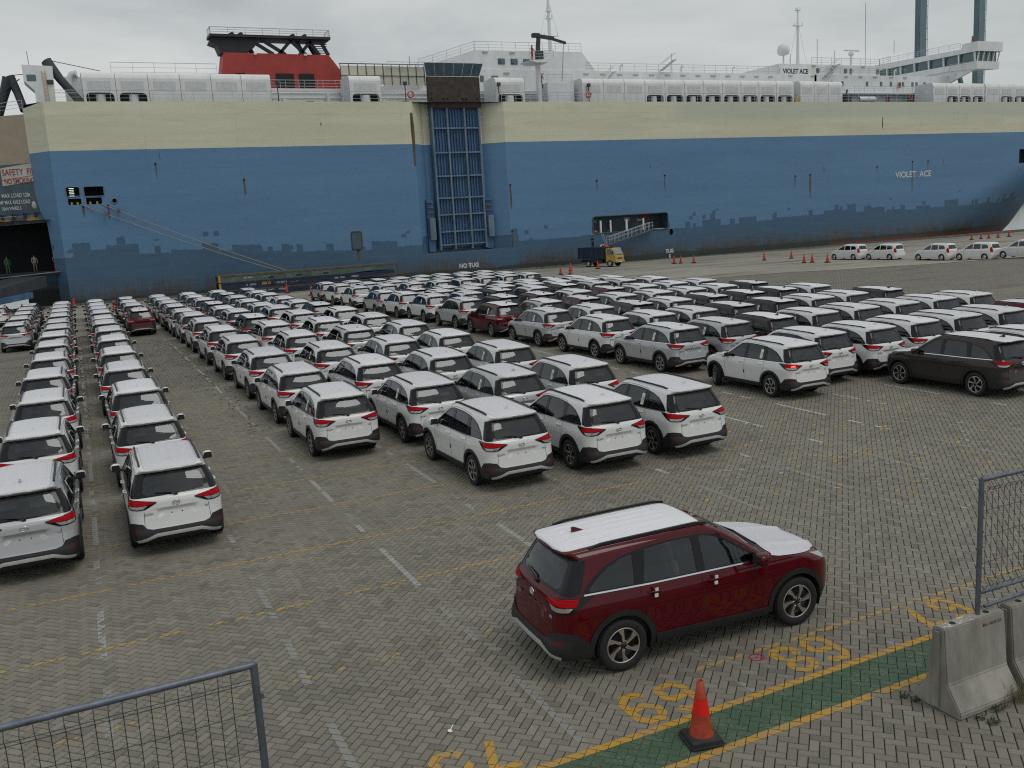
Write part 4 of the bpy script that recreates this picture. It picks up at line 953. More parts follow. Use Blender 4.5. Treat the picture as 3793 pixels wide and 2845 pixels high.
weed_obj([(9.0, 6.33, .16, 90, .28, True), (9.3, 6.2, .12, 60, .2, True), (8.75, 6.33, .1, 30, .12, True)], 'dry_grass', 'dry_grass', 'tuft of dry grass at the foot of the barriers')
# fallen leaves drifted along the lanes
V = []; F = []
for k in range(1500):
    lane = random.choice(((-.32, .35, 30, 64), (2.9, 1.2, 36, 60), (4.4, .6, 27, 58), (4.0, .9, 44, 60))); x = random.gauss(lane[0], lane[1]*.6); y = random.uniform(lane[2], lane[3]); s = random.uniform(.025, .07); i = len(V); a = random.uniform(0, 3.14)
    c, q = math.cos(a)*s, math.sin(a)*s; z = gz(x, y)+.006
    V += [(x-c, y-q, z), (x+q*.5, y-c*.5, z+.01), (x+c, y+q, z+.004), (x-q*.5, y+c*.5, z+.012)]; F.append((i, i+1, i+2, i+3))
mat('leaf_brown', (.06, .045, .025), .8); tag(link('fallen_leaves', mesh_from('fallen_leaves', V, F), None, 'leaf_brown'), 'brown leaves and litter drifted between the left columns of cars', 'leaves', None, 'stuff')
mat('white_plastic', (.75, .77, .75), .3)
b = MB(); b.lathe([(.0, .006), (.018, .008), (.026, .016), (.027, .018)], 16, Matrix.Translation((3.165, 9.065, 0)) @ Matrix.Diagonal((1, 1.35, 1, 1))); b.bar((3.18, 9.09, .014), (3.245, 9.175, .010), .010, .005)
tag(b.build('plastic_spoon', 'white_plastic'), 'white plastic spoon lying on the paving in the foreground', 'spoon')

# ---------------------------------------------------------------- people (one skinned surface each)
mat('skin', (.22, .12, .08), .6)
def person(x, y, z, rz, label, cloth, pose='stand', helmet=None, trousers=None, scale=1.0):
    root = empty('person', (x, y, z), rz, label, 'person', None); root.scale = (scale,)*3
    J = {'pel': (0, 0, .95), 'bel': (.01, 0, 1.10), 'che': (.02, 0, 1.33), 'nec': (.02, 0, 1.48), 'hea': (.035, 0, 1.58), 'top': (.03, 0, 1.70)}
    arm = {'stand': ((0, .20, 1.41), (.03, .27, 1.14), (.14, .24, .92)), 'rail': ((0, .20, 1.41), (.12, .27, 1.18), (.34, .20, 1.10)), 'sit': ((0, .20, 1.41), (.18, .26, 1.18), (.42, .16, 1.22))}[pose]
    leg = {'stand': ((0, .10, .90), (.02, .12, .50), (0, .13, .09), (.14, .15, .05)), 'rail': ((0, .10, .90), (.03, .12, .50), (-.02, .13, .09), (.12, .15, .05)), 'sit': ((.02, .10, .92), (.42, .13, .95), (.50, .13, .52), (.62, .13, .48))}[pose]
    verts = []; edges = []; rad = []
    def add(p, r, par=None):
        verts.append(p); rad.append(r)
        if par is not None: edges.append((par, len(verts)-1))
        return len(verts)-1
    pe = add(J['pel'], (.15, .115)); be = add(J['bel'], (.14, .105), pe); ch = add(J['che'], (.175, .12), be); ne = add(J['nec'], (.06, .06), ch); he = add(J['hea'], (.085, .095), ne); add(J['top'], (.075, .085), he)
    for s in (1, -1):
        sh_ = add((arm[0][0], s*arm[0][1], arm[0][2]), (.065, .065), ch); el = add((arm[1][0], s*arm[1][1], arm[1][2]), (.048, .048), sh_); ha = add((arm[2][0], s*arm[2][1], arm[2][2]), (.035, .035), el); add((arm[2][0]+.07, s*arm[2][1], arm[2][2]-.05), (.028, .04), ha)
        hi = add((leg[0][0], s*leg[0][1], leg[0][2]), (.10, .10), pe); kn = add((leg[1][0], s*leg[1][1], leg[1][2]), (.068, .068), hi); an = add((leg[2][0], s*leg[2][1], leg[2][2]), (.048, .048), kn); add((leg[3][0], s*leg[3][1], leg[3][2]), (.045, .04), an)
    me = bpy.data.meshes.new('body'); me.from_pydata(verts, edges, []); o = bpy.data.objects.new('body', me); C.objects.link(o)
    mo = o.modifiers.new('s', 'SKIN'); sk = me.skin_vertices[0].data
    for i, r_ in enumerate(rad): sk[i].radius = r_
    sk[0].use_root = True; o.modifiers.new('d', 'SUBSURF').levels = 1
    dg = bpy.context.evaluated_depsgraph_get(); m2 = bpy.data.meshes.new_from_object(o.evaluated_get(dg)); bpy.data.objects.remove(o); m2.name = 'body'
    m2.materials.clear()
    for q in (cloth, trousers or cloth, 'skin'): m2.materials.append(MATS[q])
    for p in m2.polygons:
        c = p.center; p.use_smooth = True
        hand = math.hypot(c.x-arm[2][0], abs(c.y)-arm[2][1]) < .10 and abs(c.z-arm[2][2]) < .09
        p.material_index = 2 if (c.z > 1.49 or hand) else (1 if c.z < .98 else 0)
    link('body', m2, root)
    if helmet: b = MB(); b.lathe([(.135, 0), (.125, .04), (.10, .09), (.05, .12), (0, .128)], 16, Matrix.Translation((.035, 0, 1.645))); b.build('helmet', helmet, root)
    else: b = MB(); b.lathe([(.108, 0), (.10, .06), (.06, .10), (0, .115)], 14, Matrix.Translation((.02, 0, 1.64))); b.build('hair', 'seam', root)
    return root
mat('overall_red', (.32, .025, .02), .8); mat('overall_green', (.03, .16, .06), .8); mat('shirt_grey', (.25, .23, .19), .8); mat('vest_orange', (.7, .09, .03), .7); mat('shirt_dark', (.02, .022, .03), .8); mat('trouser_grey', (.12, .115, .10), .8)
# ================================================================ dump truck
mat('truck_yellow', (.50, .34, .06), .4, coat=.4, noise=.2, nscale=3); mat('truck_blue', (.012, .028, .062), .6, noise=.4, nscale=2); mat('truck_black', (.02, .02, .021), .7); mat('truck_glass', (.16, .19, .20), .08, coat=1.0)
tr = empty('dump_truck', (57.55, 96.55, gz(57.5, 96.5)), R(-66), 'small dump truck with yellow cab and dark blue bed beside the ship', 'truck')
b = MB(); b.box(-2.75, 1.15, -.95, .95, 1.02, 2.32, .02)
for x in np.linspace(-2.7, 1.1, 6): b.box(x-.04, x+.04, -1.0, 1.0, 1.0, 2.34, .01)
b.box(-2.8, 1.2, -1.0, 1.0, 2.26, 2.36, .01); b.build('tipper_bed', 'truck_blue', tr)
b = MB(); b.box(-2.7, 2.3, -.42, .42, .62, .86, .02); b.box(-1.2, .8, -.9, -.45, .5, .85, .03); b.box(-1.2, .8, .45, .9, .5, .85, .03); b.build('chassis', 'truck_black', tr)
cab = [(1.28, .62), (1.28, 2.12), (1.42, 2.22), (2.25, 2.20), (2.62, 1.42), (2.70, 1.30), (2.70, .58), (1.28, .58)]
bm = bmesh.new(); lo = [bm.verts.new((x, -.9, z)) for x, z in cab]; hi = [bm.verts.new((x, .9, z)) for x, z in cab]; n = len(cab)
for i in range(n): bm.faces.new((lo[i], lo[(i+1) % n], hi[(i+1) % n], hi[i]))
bm.faces.new(lo[::-1]); bm.faces.new(hi); bmesh.ops.recalc_face_normals(bm, faces=bm.faces[:]); bmesh.ops.bevel(bm, geom=bm.edges[:], offset=.06, segments=3, affect='EDGES')
me = bpy.data.meshes.new('cab'); bm.to_mesh(me); bm.free(); cabo = link('cab', me, tr, 'truck_yellow')
d = Vector((2.62-2.25, 0, 1.42-2.20)).normalized(); nrm = Vector((-d.z, 0, d.x))
q = [Vector((2.27, s*.78, 2.12))+nrm*.012 if k == 0 else Vector((2.60, s*.83, 1.47))+nrm*.012 for k, s in ((0, -1), (0, 1), (1, 1), (1, -1))]
q = [Vector((v.x+.02, v.y, v.z+.01)) for v in q]; link('windscreen', mesh_from('windscreen', q, [(0, 1, 2, 3)]), cabo, 'truck_glass')
for s in (-1, 1):
    poly = [(1.50, 1.45), (1.50, 2.08), (2.05, 2.08), (2.42, 1.42), (1.62, 1.42)]; link('side_window', mesh_from('side_window', [(x, s*.906, z) for x, z in poly], [tuple(range(5)) if s < 0 else tuple(range(4, -1, -1))]), cabo, 'truck_glass')
    b = MB(); b.box(2.64, 2.712, min(s*.56, s*.84), max(s*.56, s*.84), .86, 1.06, .03); b.build('head_light', 'lamp_clear', cabo)
    b = MB(); b.box(2.30, 2.42, min(s*.95, s*1.1), max(s*.95, s*1.1), 1.5, 1.85, .03); b.bar((2.4, s*.88, 1.9), (2.36, s*1.02, 1.86), .03); b.build('mirror', 'truck_black', cabo)
b = MB(); b.box(2.66, 2.712, -.5, .5, .88, 1.08, .02); b.build('grille', 'truck_black', cabo); b = MB(); b.box(2.60, 2.80, -.92, .92, .50, .74, .04); b.build('bumper', 'truck_yellow', cabo)
b = MB(); b.box(2.79, 2.81, -.22, .22, .55, .66); b.build('number_plate', 'sticker_white', cabo)
b = MB(); b.box(2.52, 2.66, -.8, .8, 1.32, 1.43, .02); b.build('cowl', 'truck_black', cabo)
for x, y in ((1.85, .82), (1.85, -.82), (-1.35, .78), (-1.35, -.78)): make_wheel(tr, x, y, 'L' if y > 0 else 'R', r=.40, rim=.24, wd=.24, steel=True)
mat('sack_blue', (.08, .18, .45), .7); mat('sack_white', (.55, .58, .6), .7); mat('sack_red', (.4, .06, .04), .7)
for k, (x, y, m, lb) in enumerate(((.1, .3, 'sack_white', 'white sack on the load of the dump truck'), (.85, -.2, 'sack_red', 'red bundle on the load just behind the truck cab'), (.45, .1, 'sack_blue', 'blue sheet bundle on the load of the dump truck'))):
    bm = bmesh.new(); bmesh.ops.create_icosphere(bm, subdivisions=3, radius=1)
    for v in bm.verts: v.co = Vector((v.co.x*.40, v.co.y*.34, v.co.z*.24+.04*math.sin(9*v.co.x+k)*math.cos(7*v.co.y)))
    me = bpy.data.meshes.new('sack'); bm.to_mesh(me); bm.free(); me.polygons.foreach_set('use_smooth', [True]*len(me.polygons))
    o = link('sack', me, None, m); o.matrix_world = Matrix.Translation(tr.location) @ Matrix.Rotation(R(-66), 4, 'Z') @ Matrix.Translation((x, y, 2.42)); tag(o, lb, 'sack')
_p = Matrix.Translation(tr.location) @ Matrix.Rotation(R(-66), 4, 'Z') @ Vector((-1.2, .1, 2.0)); person(_p.x, _p.y, _p.z, R(200), 'person in dark clothes standing in the bed of the dump truck', 'shirt_dark', 'rail')

# ================================================================ stacked roll trailers by the quay
mat('trailer_navy', (.010, .022, .055), .6, noise=.4, nscale=1.5); mat('trailer_green', (.085, .125, .115), .7, noise=.45, nscale=1.2); mat('deck_rust', (.10, .085, .06), .85, noise=.5, nscale=2)
mat('letter_white', (.6, .62, .62), .6, noise=.2, nscale=2); mat('letter_yellow', (.65, .38, .02), .6); mat('hazard', (.5, .28, .03), .6)
def trailer(z0, h, m, label, x0=12.75, x1=31.0, deck='deck_rust', texts=()):
    r = empty('roll_trailer', (x0, 95.3, gz(14, 96)+z0), 0, label, 'trailer', 'stacked roll trailers by the quay'); L = x1-x0
    b = MB(); b.box(0, L, 0, 2.6, h-.14, h); b.build('deck', deck, r)
    side = [(0.3, 0), (L*.70, 0), (L*.76, .02), (L-.1, h-.30), (L-.1, h-.141), (0, h-.141), (0, .06)]
    for y0, y1 in ((.03, .16), (2.44, 2.57)):
        b = MB(); b.prism(side, -y1, -y0, XZ); b.build('side_beam', m, r)
    b = MB()
    for k in range(14): x = .9+k*(L*.72)/14; b.box(x-.05, x+.05, .012, .032, .05, h-.16)
    o = b.build('stiffeners', m, r); o['kind'] = 'stuff'
    for k in range(3):
        b = MB(); x = L*.28+k*L*.155; b.box(x-.28, x+.28, .018, .034, .16, .30); b.build('fork_pocket', 'hole_dark', r)
    b = MB(); b.box(-.05, .12, -.02, .35, .05, h-.02); b.build('end_post', 'hazard', r)
    for x in (L*.60, L*.66):
        b = MB(); b.lathe([(.25, -.14), (.25, .14)], 20, Matrix.Translation((x, .45, .14)) @ Matrix.Rotation(R(90), 4, 'X')); b.lathe([(0, -.14), (.25, -.14)], 20, Matrix.Translation((x, .45, .14)) @ Matrix.Rotation(R(90), 4, 'X')); b.build('wheel', 'tyre', r)
    for tx, x, w, hh, z, mm in texts: sign_text(tx, w, hh, mm, r, facing(x, .028, z), 'lettering', .01)
    return r
trailer(.02, .66, 'trailer_navy', 'lowest navy roll trailer of the stack in front of the hull', texts=(('CEMU 300147 3', 4.0, 1.3, .18, .30, 'letter_white'), ('<Mafi>', 5.75, .95, .22, .28, 'letter_white')))
trailer(.70, .70, 'trailer_navy', 'middle navy roll trailer with orange lettering in the stack', deck='trailer_navy', texts=(('SWL 100TON', 2.55, 1.0, .17, .28, 'letter_white'), ('seaco', 4.15, .85, .26, .28, 'letter_yellow'), ('CEMU 300178 3', 5.5, 1.15, .18, .30, 'letter_white'), ('www.seacoglobal', 7.05, .85, .07, .32, 'letter_white'), ('TARE 12.6TON', 11.6, 1.1, .17, .28, 'letter_white'), ('<Mafi>', 13.45, .8, .22, .28, 'letter_white')))
trailer(1.42, .72, 'trailer_green', 'topmost grey green roll trailer of the stack in front of the hull', texts=(('CEMU 600037 4', 2.4, .95, .14, .30, 'letter_white'), ('www.cimc.com', 4.3, .7, .09, .34, 'letter_white')))
# ================================================================ the car carrier
def hull_mat():
    m, n, l, b = nt('hull_paint'); b.inputs['Roughness'].default_value = .5
    g = n.new('ShaderNodeNewGeometry'); sp = n.new('ShaderNodeSeparateXYZ'); l.new(g.outputs['Position'], sp.inputs[0]); X, Z = sp.outputs[0], sp.outputs[2]
    def M(op, a, b_=None, c=None):
        q = n.new('ShaderNodeMath'); q.operation = op
        for i, v in enumerate((a, b_, c)):
            if v is None: continue
            if isinstance(v, (int, float)): q.inputs[i].default_value = v
            else: l.new(v, q.inputs[i])
        return q.outputs[0]
    def noise(sx, sz, scale=1, det=6, rough=.6, dist=0):
        cb = n.new('ShaderNodeCombineXYZ'); l.new(M('MULTIPLY', X, sx), cb.inputs[0]); l.new(M('MULTIPLY', Z, sz), cb.inputs[2])
        t = n.new('ShaderNodeTexNoise'); t.inputs['Scale'].default_value = scale; t.inputs['Detail'].default_value = det; t.inputs['Roughness'].default_value = rough; t.inputs['Distortion'].default_value = dist
        l.new(cb.outputs[0], t.inputs['Vector']); return t.outputs['Fac']
    def white(x, z=None):
        t = n.new('ShaderNodeTexWhiteNoise'); t.noise_dimensions = '2D'; cb = n.new('ShaderNodeCombineXYZ'); l.new(x, cb.inputs[0])
        if z is not None: l.new(z, cb.inputs[1])
        l.new(cb.outputs[0], t.inputs['Vector']); return t.outputs['Value']
    def mix(f, a, c):
        q = n.new('ShaderNodeMixRGB')
        for i, v in enumerate((f, a, c)):
            if isinstance(v, tuple): q.inputs[i].default_value = (*v, 1)
            elif isinstance(v, float): q.inputs[i].default_value = v
            else: l.new(v, q.inputs[i])
        return q.outputs[0]
    def step(v, a, w):      # smooth step
        q = n.new('ShaderNodeMapRange'); q.interpolation_type = 'SMOOTHSTEP'; q.inputs[1].default_value = a-w; q.inputs[2].default_value = a+w
        l.new(v, q.inputs[0]); return q.outputs[0]
    broad = noise(.05, .5, 1, 7, .6); fine = noise(.25, 2.2, 1, 8, .65)
    blue = mix(step(broad, .5, .22), (.086, .195, .345), (.104, .226, .385)); blue = mix(M('MULTIPLY', step(fine, .62, .10), .35), blue, (.11, .20, .32))
    # repainted cream band with cleaner and dirtier sweeps
    cream = mix(step(noise(.05, .45, 1, 6, .6, .6), .52, .16), (.57, .56, .42), (.64, .63, .49)); cream = mix(M('MULTIPLY', step(noise(.10, .6, 1, 7, .7), .60, .08), .5), cream, (.50, .45, .28))
    cream = mix(M('MULTIPLY', M('MULTIPLY', step(X, 74, 2.0), step(Z, 17.6, .5)), .6), cream, (.45, .50, .43))
    # dark touched-up lower part with square-cut roller edges
    big = white(M('FLOOR', M('DIVIDE', X, 3.1))); small = white(M('FLOOR', M('DIVIDE', X, .83)), M('FLOOR', M('DIVIDE', X, 7.7)))
    base = n.new('ShaderNodeMapRange'); l.new(X, base.inputs[0]); base.inputs[1].default_value = 8; base.inputs[2].default_value = 34; base.inputs[3].default_value = 4.6; base.inputs[4].default_value = 3.2
    sl = M('MULTIPLY_ADD', M('MAXIMUM', M('SUBTRACT', X, 50), 0), .010, base.outputs[0])
    ht = M('ADD', sl, M('ADD', M('MULTIPLY', M('POWER', big, 3), 1.1), M('MULTIPLY', M('GREATER_THAN', small, .82), .75)))
    dark = M('LESS_THAN', M('ADD', Z, M('MULTIPLY', noise(2.2, 2.2, 1, 6, .7), .55)), M('ADD', ht, .27))
    cell = M('GREATER_THAN', white(M('FLOOR', M('DIVIDE', X, .55)), M('FLOOR', M('DIVIDE', Z, .5))), .93)
    cl2 = M('MULTIPLY', cell, M('GREATER_THAN', noise(.16, .4, 1, 2), .53)); inband = M('MULTIPLY', M('LESS_THAN', Z, M('ADD', sl, 2.3)), M('GREATER_THAN', Z, 2.0))
    dark = M('MAXIMUM', dark, M('MULTIPLY', cl2, inband))
    dcol = mix(step(fine, .5, .2), (.044, .105, .180), (.056, .125, .205))
    col = mix(dark, blue, dcol)
    # scraped pale patches, rust and weed low down
    pale = M('MULTIPLY', M('GREATER_THAN', noise(.9, 1.6, 1, 5, .7), .64), M('LESS_THAN', Z, 3.6)); col = mix(M('MULTIPLY', pale, .5), col, (.13, .17, .20))
    low = n.new('ShaderNodeMapRange'); l.new(Z, low.inputs[0]); low.inputs[1].default_value = 3.2; low.inputs[2].default_value = .2
    rust = step(M('ADD', noise(7.5, .45, 1, 8, .7), M('MULTIPLY', low.outputs[0], .20)), .60, .07)
    rust2 = M('MULTIPLY', M('MULTIPLY', step(noise(.22, .12, 1, 4), .42, .10), rust), low.outputs[0])
    col = mix(M('MULTIPLY', rust2, .95), col, mix(step(fine, .5, .2), (.050, .042, .030), (.10, .060, .032)))
    foot = n.new('ShaderNodeMapRange'); l.new(Z, foot.inputs[0]); foot.inputs[1].default_value = 1.2; foot.inputs[2].default_value = .2; l.new(foot.outputs[0], foot.inputs[0]) if False else None
    grn = M('LESS_THAN', M('ADD', Z, M('MULTIPLY', noise(.4, .6, 1, 5), .8)), .75); col = mix(M('MULTIPLY', grn, .8), col, (.020, .042, .036))
    red = M('MULTIPLY', M('LESS_THAN', Z, -.15), M('GREATER_THAN', X, 100)); col = mix(red, col, (.16, .035, .030))
    line = M('ADD', 15.1, M('MULTIPLY', noise(.3, .3), .03)); top = M('GREATER_THAN', Z, line); col = mix(top, col, cream)
    # plate seams
    fx = M('PINGPONG', M('ADD', X, 1.1), 4.6); fz = M('PINGPONG', M('ADD', Z, .4), 1.35); seam = M('MAXIMUM', M('LESS_THAN', fx, .022), M('LESS_THAN', fz, .018))
    col = mix(M('MULTIPLY', seam, .13), col, (.02, .03, .05)); l.new(col, b.inputs['Base Color'])
    cb = n.new('ShaderNodeCombineXYZ'); l.new(M('MULTIPLY', X, .55), cb.inputs[0]); l.new(M('MULTIPLY', Z, .75), cb.inputs[2]); t = n.new('ShaderNodeTexNoise'); t.inputs['Scale'].default_value = 1.3; t.inputs['Detail'].default_value = 2; l.new(cb.outputs[0], t.inputs['Vector'])
    hs = M('ADD', t.outputs['Fac'], M('MULTIPLY', seam, .10)); bp = n.new('ShaderNodeBump'); bp.inputs['Strength'].default_value = .25; bp.inputs['Distance'].default_value = .12; l.new(hs, bp.inputs['Height']); l.new(bp.outputs[0], b.inputs['Normal'])
    MATS['hull_paint'] = m
hull_mat()
mat('ship_white', (.72, .74, .75), .5, noise=.12, nscale=.8, stretch=(1, 1, .4)); mat('ship_white_dirty', (.72, .73, .72), .55, noise=.10, nscale=1.1, stretch=(1, 1, .3)); mat('ship_grey_panel', (.58, .60, .61), .6, noise=.15, nscale=2)
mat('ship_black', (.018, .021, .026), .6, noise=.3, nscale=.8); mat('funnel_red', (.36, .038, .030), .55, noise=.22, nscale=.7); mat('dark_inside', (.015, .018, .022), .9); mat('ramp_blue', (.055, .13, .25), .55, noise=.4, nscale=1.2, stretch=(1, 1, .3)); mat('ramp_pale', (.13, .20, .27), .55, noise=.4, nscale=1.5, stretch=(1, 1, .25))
mat('rust_plate', (.060, .045, .036), .8, noise=.65, nscale=1.4, bump=.3, bscale=6); mat('teal_plate', (.060, .105, .135), .6, noise=.35, nscale=.9); mat('beige_plate', (.34, .29, .215), .6, noise=.15, nscale=.5); mat('ship_window', (.05, .11, .12), .08, coat=1.0); mat('life_orange', (.55, .07, .02), .5)
mat('arm_grey', (.035, .042, .052), .6, noise=.3, nscale=1); mat('screen_cream', (.58, .57, .46), .4, noise=.15, nscale=.6); mat('rope', (.28, .25, .21), .9); mat('fitting_yellow', (.5, .36, .03), .5); emis('tube_light', (.9, 1, .85), 1.6); mat('rail_white', (.45, .47, .48), .5); mat('rust_streak', (.115, .085, .045), .9, noise=.5, nscale=3, stretch=(1, 1, .2)); mat('sign_red', (.28, .03, .04), .6); mat('sign_white', (.48, .47, .43), .6, noise=.2, nscale=1); mat('lamp_housing_dark', (.04, .045, .05), .5); mat('lamp_cream', (.45, .42, .28), .5)
ship = empty('car_carrier_ship', (0, 0, 0), 0, 'long car carrier ship with blue and cream hull moored along the quay', 'ship')
DECK = 19.82
def hull_y(X, Z):
    xs_ = np.interp(Z, [-3, 0, 5, 10, 15, 20], [112, 118, 128, 142, 152, 158]); rr_ = np.interp(Z, [-3, 0, 5, 10, 15, 20], [62, 58, 45, 28, 21, 18])
    return 103+np.maximum(0, X-xs_)**2/(2*rr_)
def rrect(x0, x1, z0, z1, r=.15, k=4):
    out = []
    for cx, cz, a in ((x1-r, z1-r, 0), (x0+r, z1-r, 90), (x0+r, z0+r, 180), (x1-r, z0+r, 270)):
        out += [(cx+r*math.cos(R(a+90*i/k)), cz+r*math.sin(R(a+90*i/k))) for i in range(k+1)]
    return out
HOLES = [rrect(.12, 1.38, 10.66, 11.6), rrect(1.74, 3.6, 10.60, 11.6), rrect(.2, 1.4, 9.84, 10.46, .08), rrect(1.85, 3.3, 9.83, 10.48, .08), rrect(60.36, 71.9, 3.5, 5.65, .35), [(37.1, 2.5), (48.7, 2.5), (48.7, 19.82), (37.1, 19.82)],
         [(4.46+.27*math.cos(a), 10.08+.27*math.sin(a)) for a in np.linspace(0, 2*math.pi, 14, endpoint=False)], [(72.4+.30*math.cos(a), 3.05+.42*math.sin(a)) for a in np.linspace(0, 2*math.pi, 14, endpoint=False)], rrect(141.0, 144.5, 10.2, 12.4, .2)]
V2 = []; E2 = []
for h in HOLES:
    o_ = len(V2); V2 += h; E2 += [(o_+i, o_+(i+1) % len(h)) for i in range(len(h))]
gx = sorted(set(list(np.arange(-.82, 37, 3.1))+[37.1, 48.7]+list(np.arange(51, 90, 3.1))+list(np.arange(90, 186, 1.2)))); gzv = [-3.2]+list(np.arange(-2.6, 19, .8))+[DECK]
V2 += [(float(a), float(c)) for a in gx for c in gzv]
rs = delaunay_2d_cdt([Vector(v) for v in V2], E2, [], 0, 1e-5); Pp = np.array([(v.x, v.y) for v in rs[0]]); Tt = np.array([f[:3] for f in rs[2]], int); cc = Pp[Tt].mean(1); keep = np.ones(len(Tt), bool)
for h in HOLES: keep &= ~pip(cc, h)
keep &= hull_y(cc[:, 0], cc[:, 1]) < 119
Tt = Tt[keep]; V3 = [(p[0], float(hull_y(p[0], p[1])), p[1]) for p in Pp]; F3 = []
for t in Tt:
    a, b_, c = (Vector(V3[i]) for i in t); F3.append(tuple(t) if (b_-a).cross(c-a).y < 0 else tuple(t[::-1]))
link('hull_side', mesh_from('hull_side', V3, [tuple(int(i) for i in f) for f in F3], True), ship, 'hull_paint')
# stern quarter: narrow chamfer plate, then the ramp housing turned away
def ch(u, z): return (-.82-1.88*u, 103+2.5*u, z)
pts = [(0, -3.2), (0, DECK), (1, DECK-.35), (1, 11.2), (.86, 9.4), (.62, 8.3), (.52, 3.5), (.48, -3.2)]
link('stern_chamfer', mesh_from('stern_chamfer', [ch(*p) for p in pts], [tuple(range(len(pts)-1, -1, -1))]), ship, 'hull_paint')
A_ = Vector((-2.7, 105.5, 0)); D_ = Vector((-.93, .37, 0)).normalized(); N_ = D_.cross(Vector((0, 0, 1)))*-1
def fc(s, z, o=0.0): p = A_+D_*s-Vector((D_.y, -D_.x, 0))*0; q = Vector((-D_.y, D_.x, 0)); q = q if q.y < 0 else -q; return (p.x+q.x*o, p.y+q.y*o, z)
def fquad(name, s0, s1, z0, z1, m, o=0.0, parent=ship, dz=0.0): return link(name, mesh_from(name, [fc(s0, z0, o), fc(s1, z0-dz, o), fc(s1, z1-dz, o), fc(s0, z1, o)], [(3, 2, 1, 0)]), parent, m)
fquad('stern_plate', -.4, 9, 14.25, 18.95, 'beige_plate', 0, dz=.3); fquad('ramp_door', -.4, 9, 9.2, 14.25, 'teal_plate', 0, dz=.3)
fquad('door_frame', -1.3, 9, 8.35, 9.2, 'ramp_pale', .02, dz=.3)
sg = fquad('safety_board', -.05, 3.0, 12.45, 14.2, 'sign_white', .04, dz=.35)
def ftext(body, s_left, z, w, h, m, parent=ship, o=.05, slope=-.13):
    q = Vector((-D_.y, D_.x, 0)); q = q if q.y < 0 else -q; org = Vector(fc(s_left, z, o)); ex = -D_; M_ = Matrix(((ex.x, 0, q.x, org.x), (ex.y, 0, q.y, org.y), (-slope*0, 1, 0, org.z), (0, 0, 0, 1)))
    return sign_text(body, w, h, m, parent, M_, 'lettering', .012)
ftext('SAFETY  FIRST', 2.88, 13.12, 3.9, .62, 'sign_red', o=.055); ftext('NO SMOKING', 2.75, 12.28, 2.9, .55, 'sign_red', o=.055)
fquad('board_rule', -.05, 3.0, 12.98, 13.03, 'sign_red', .05, dz=.35)
ftext('STERN RAMP MAX LOAD 120t', 5.6, 10.95, 5.15, .40, 'letter_white'); ftext('RAMP MAX AXLE LOAD', 3.95, 10.30, 3.4, .38, 'letter_white'); ftext('36t/4 WHEELS', 3.40, 9.72, 1.9, .34, 'letter_white')
b = MB(); b.lathe([(0, .03), (.24, .03), (.27, 0)], 20, Matrix.Translation(Vector(fc(.22, 10.1, .04))) @ Matrix.Rotation(R(90), 4, 'X') @ Matrix.Diagonal((.8, 1.4, 1, 1))); b.build('round_plate', 'sign_white', ship)
for s in (3.4, 2.3, 1.2, .1):
    b = MB(); b.box(-.25, .08, -.45, 0, .0, .14); b.box(-.25, -.12, -.45, 0, -.35, .1); b.build('hinge_arm', 'arm_grey', ship, loc=fc(s, 9.25-.03*s, 0))
ftext('HARD HAT AREA', 2.63, 8.62, 1.42, .26, 'sign_red', o=.06); fquad('hazard_stripe', .0, 1.1, 8.62, 8.92, 'hazard', .045, dz=.05); fquad('hazard_stripe', 2.85, 4.6, 8.50, 8.80, 'hazard', .045, dz=.05)
# lit cargo deck behind the stern door
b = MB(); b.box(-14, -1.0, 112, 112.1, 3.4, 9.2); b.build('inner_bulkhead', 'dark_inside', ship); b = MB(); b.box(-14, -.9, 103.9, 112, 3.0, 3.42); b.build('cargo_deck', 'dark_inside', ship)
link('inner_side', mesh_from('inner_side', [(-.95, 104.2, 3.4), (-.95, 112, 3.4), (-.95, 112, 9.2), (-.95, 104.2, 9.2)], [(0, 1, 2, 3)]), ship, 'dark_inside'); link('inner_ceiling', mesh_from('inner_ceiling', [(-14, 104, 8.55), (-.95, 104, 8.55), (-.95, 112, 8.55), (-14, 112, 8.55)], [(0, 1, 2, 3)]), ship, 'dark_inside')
for x, y in ((-1.9, 106.2), (-4.3, 106.9), (-5.0, 107.4), (-2.2, 107.4)):
    b = MB(); b.box(x-.55, x+.55, y-.04, y+.04, 8.40, 8.46); b.build('tube_lamp', 'tube_light', ship)
# stern ramp lying down to the quay
def ramp_slab(name, a, c, wid, th, m):
    a, c = Vector(a), Vector(c); t = (c-a).normalized(); w = Vector((-t.y, t.x, 0)).normalized()*wid/2
    v = [p+s*w+Vector((0, 0, h)) for p in (a, c) for s, h in ((-1, 0), (1, 0), (1, -th), (-1, -th))]
    return link(name, mesh_from(name, v, [(0, 1, 2, 3), (7, 6, 5, 4), (0, 4, 5, 1), (1, 5, 6, 2), (2, 6, 7, 3), (3, 7, 4, 0)]), ship, m)
ramp_slab('stern_ramp', (-5.2, 103.5, 3.1), (-17, 93, .6), 7.6, 1.0, 'arm_grey'); ramp_slab('stern_ramp_flap', (-6.5, 102.0, 1.7), (-19, 92, .35), 8.2, .55, 'ramp_blue')
b = MB(); b.tube([(-1.4, 103.6, 3.35), (-9, 103.9, 3.0)], .07, 6); b.build('ramp_edge', 'ramp_pale', ship)
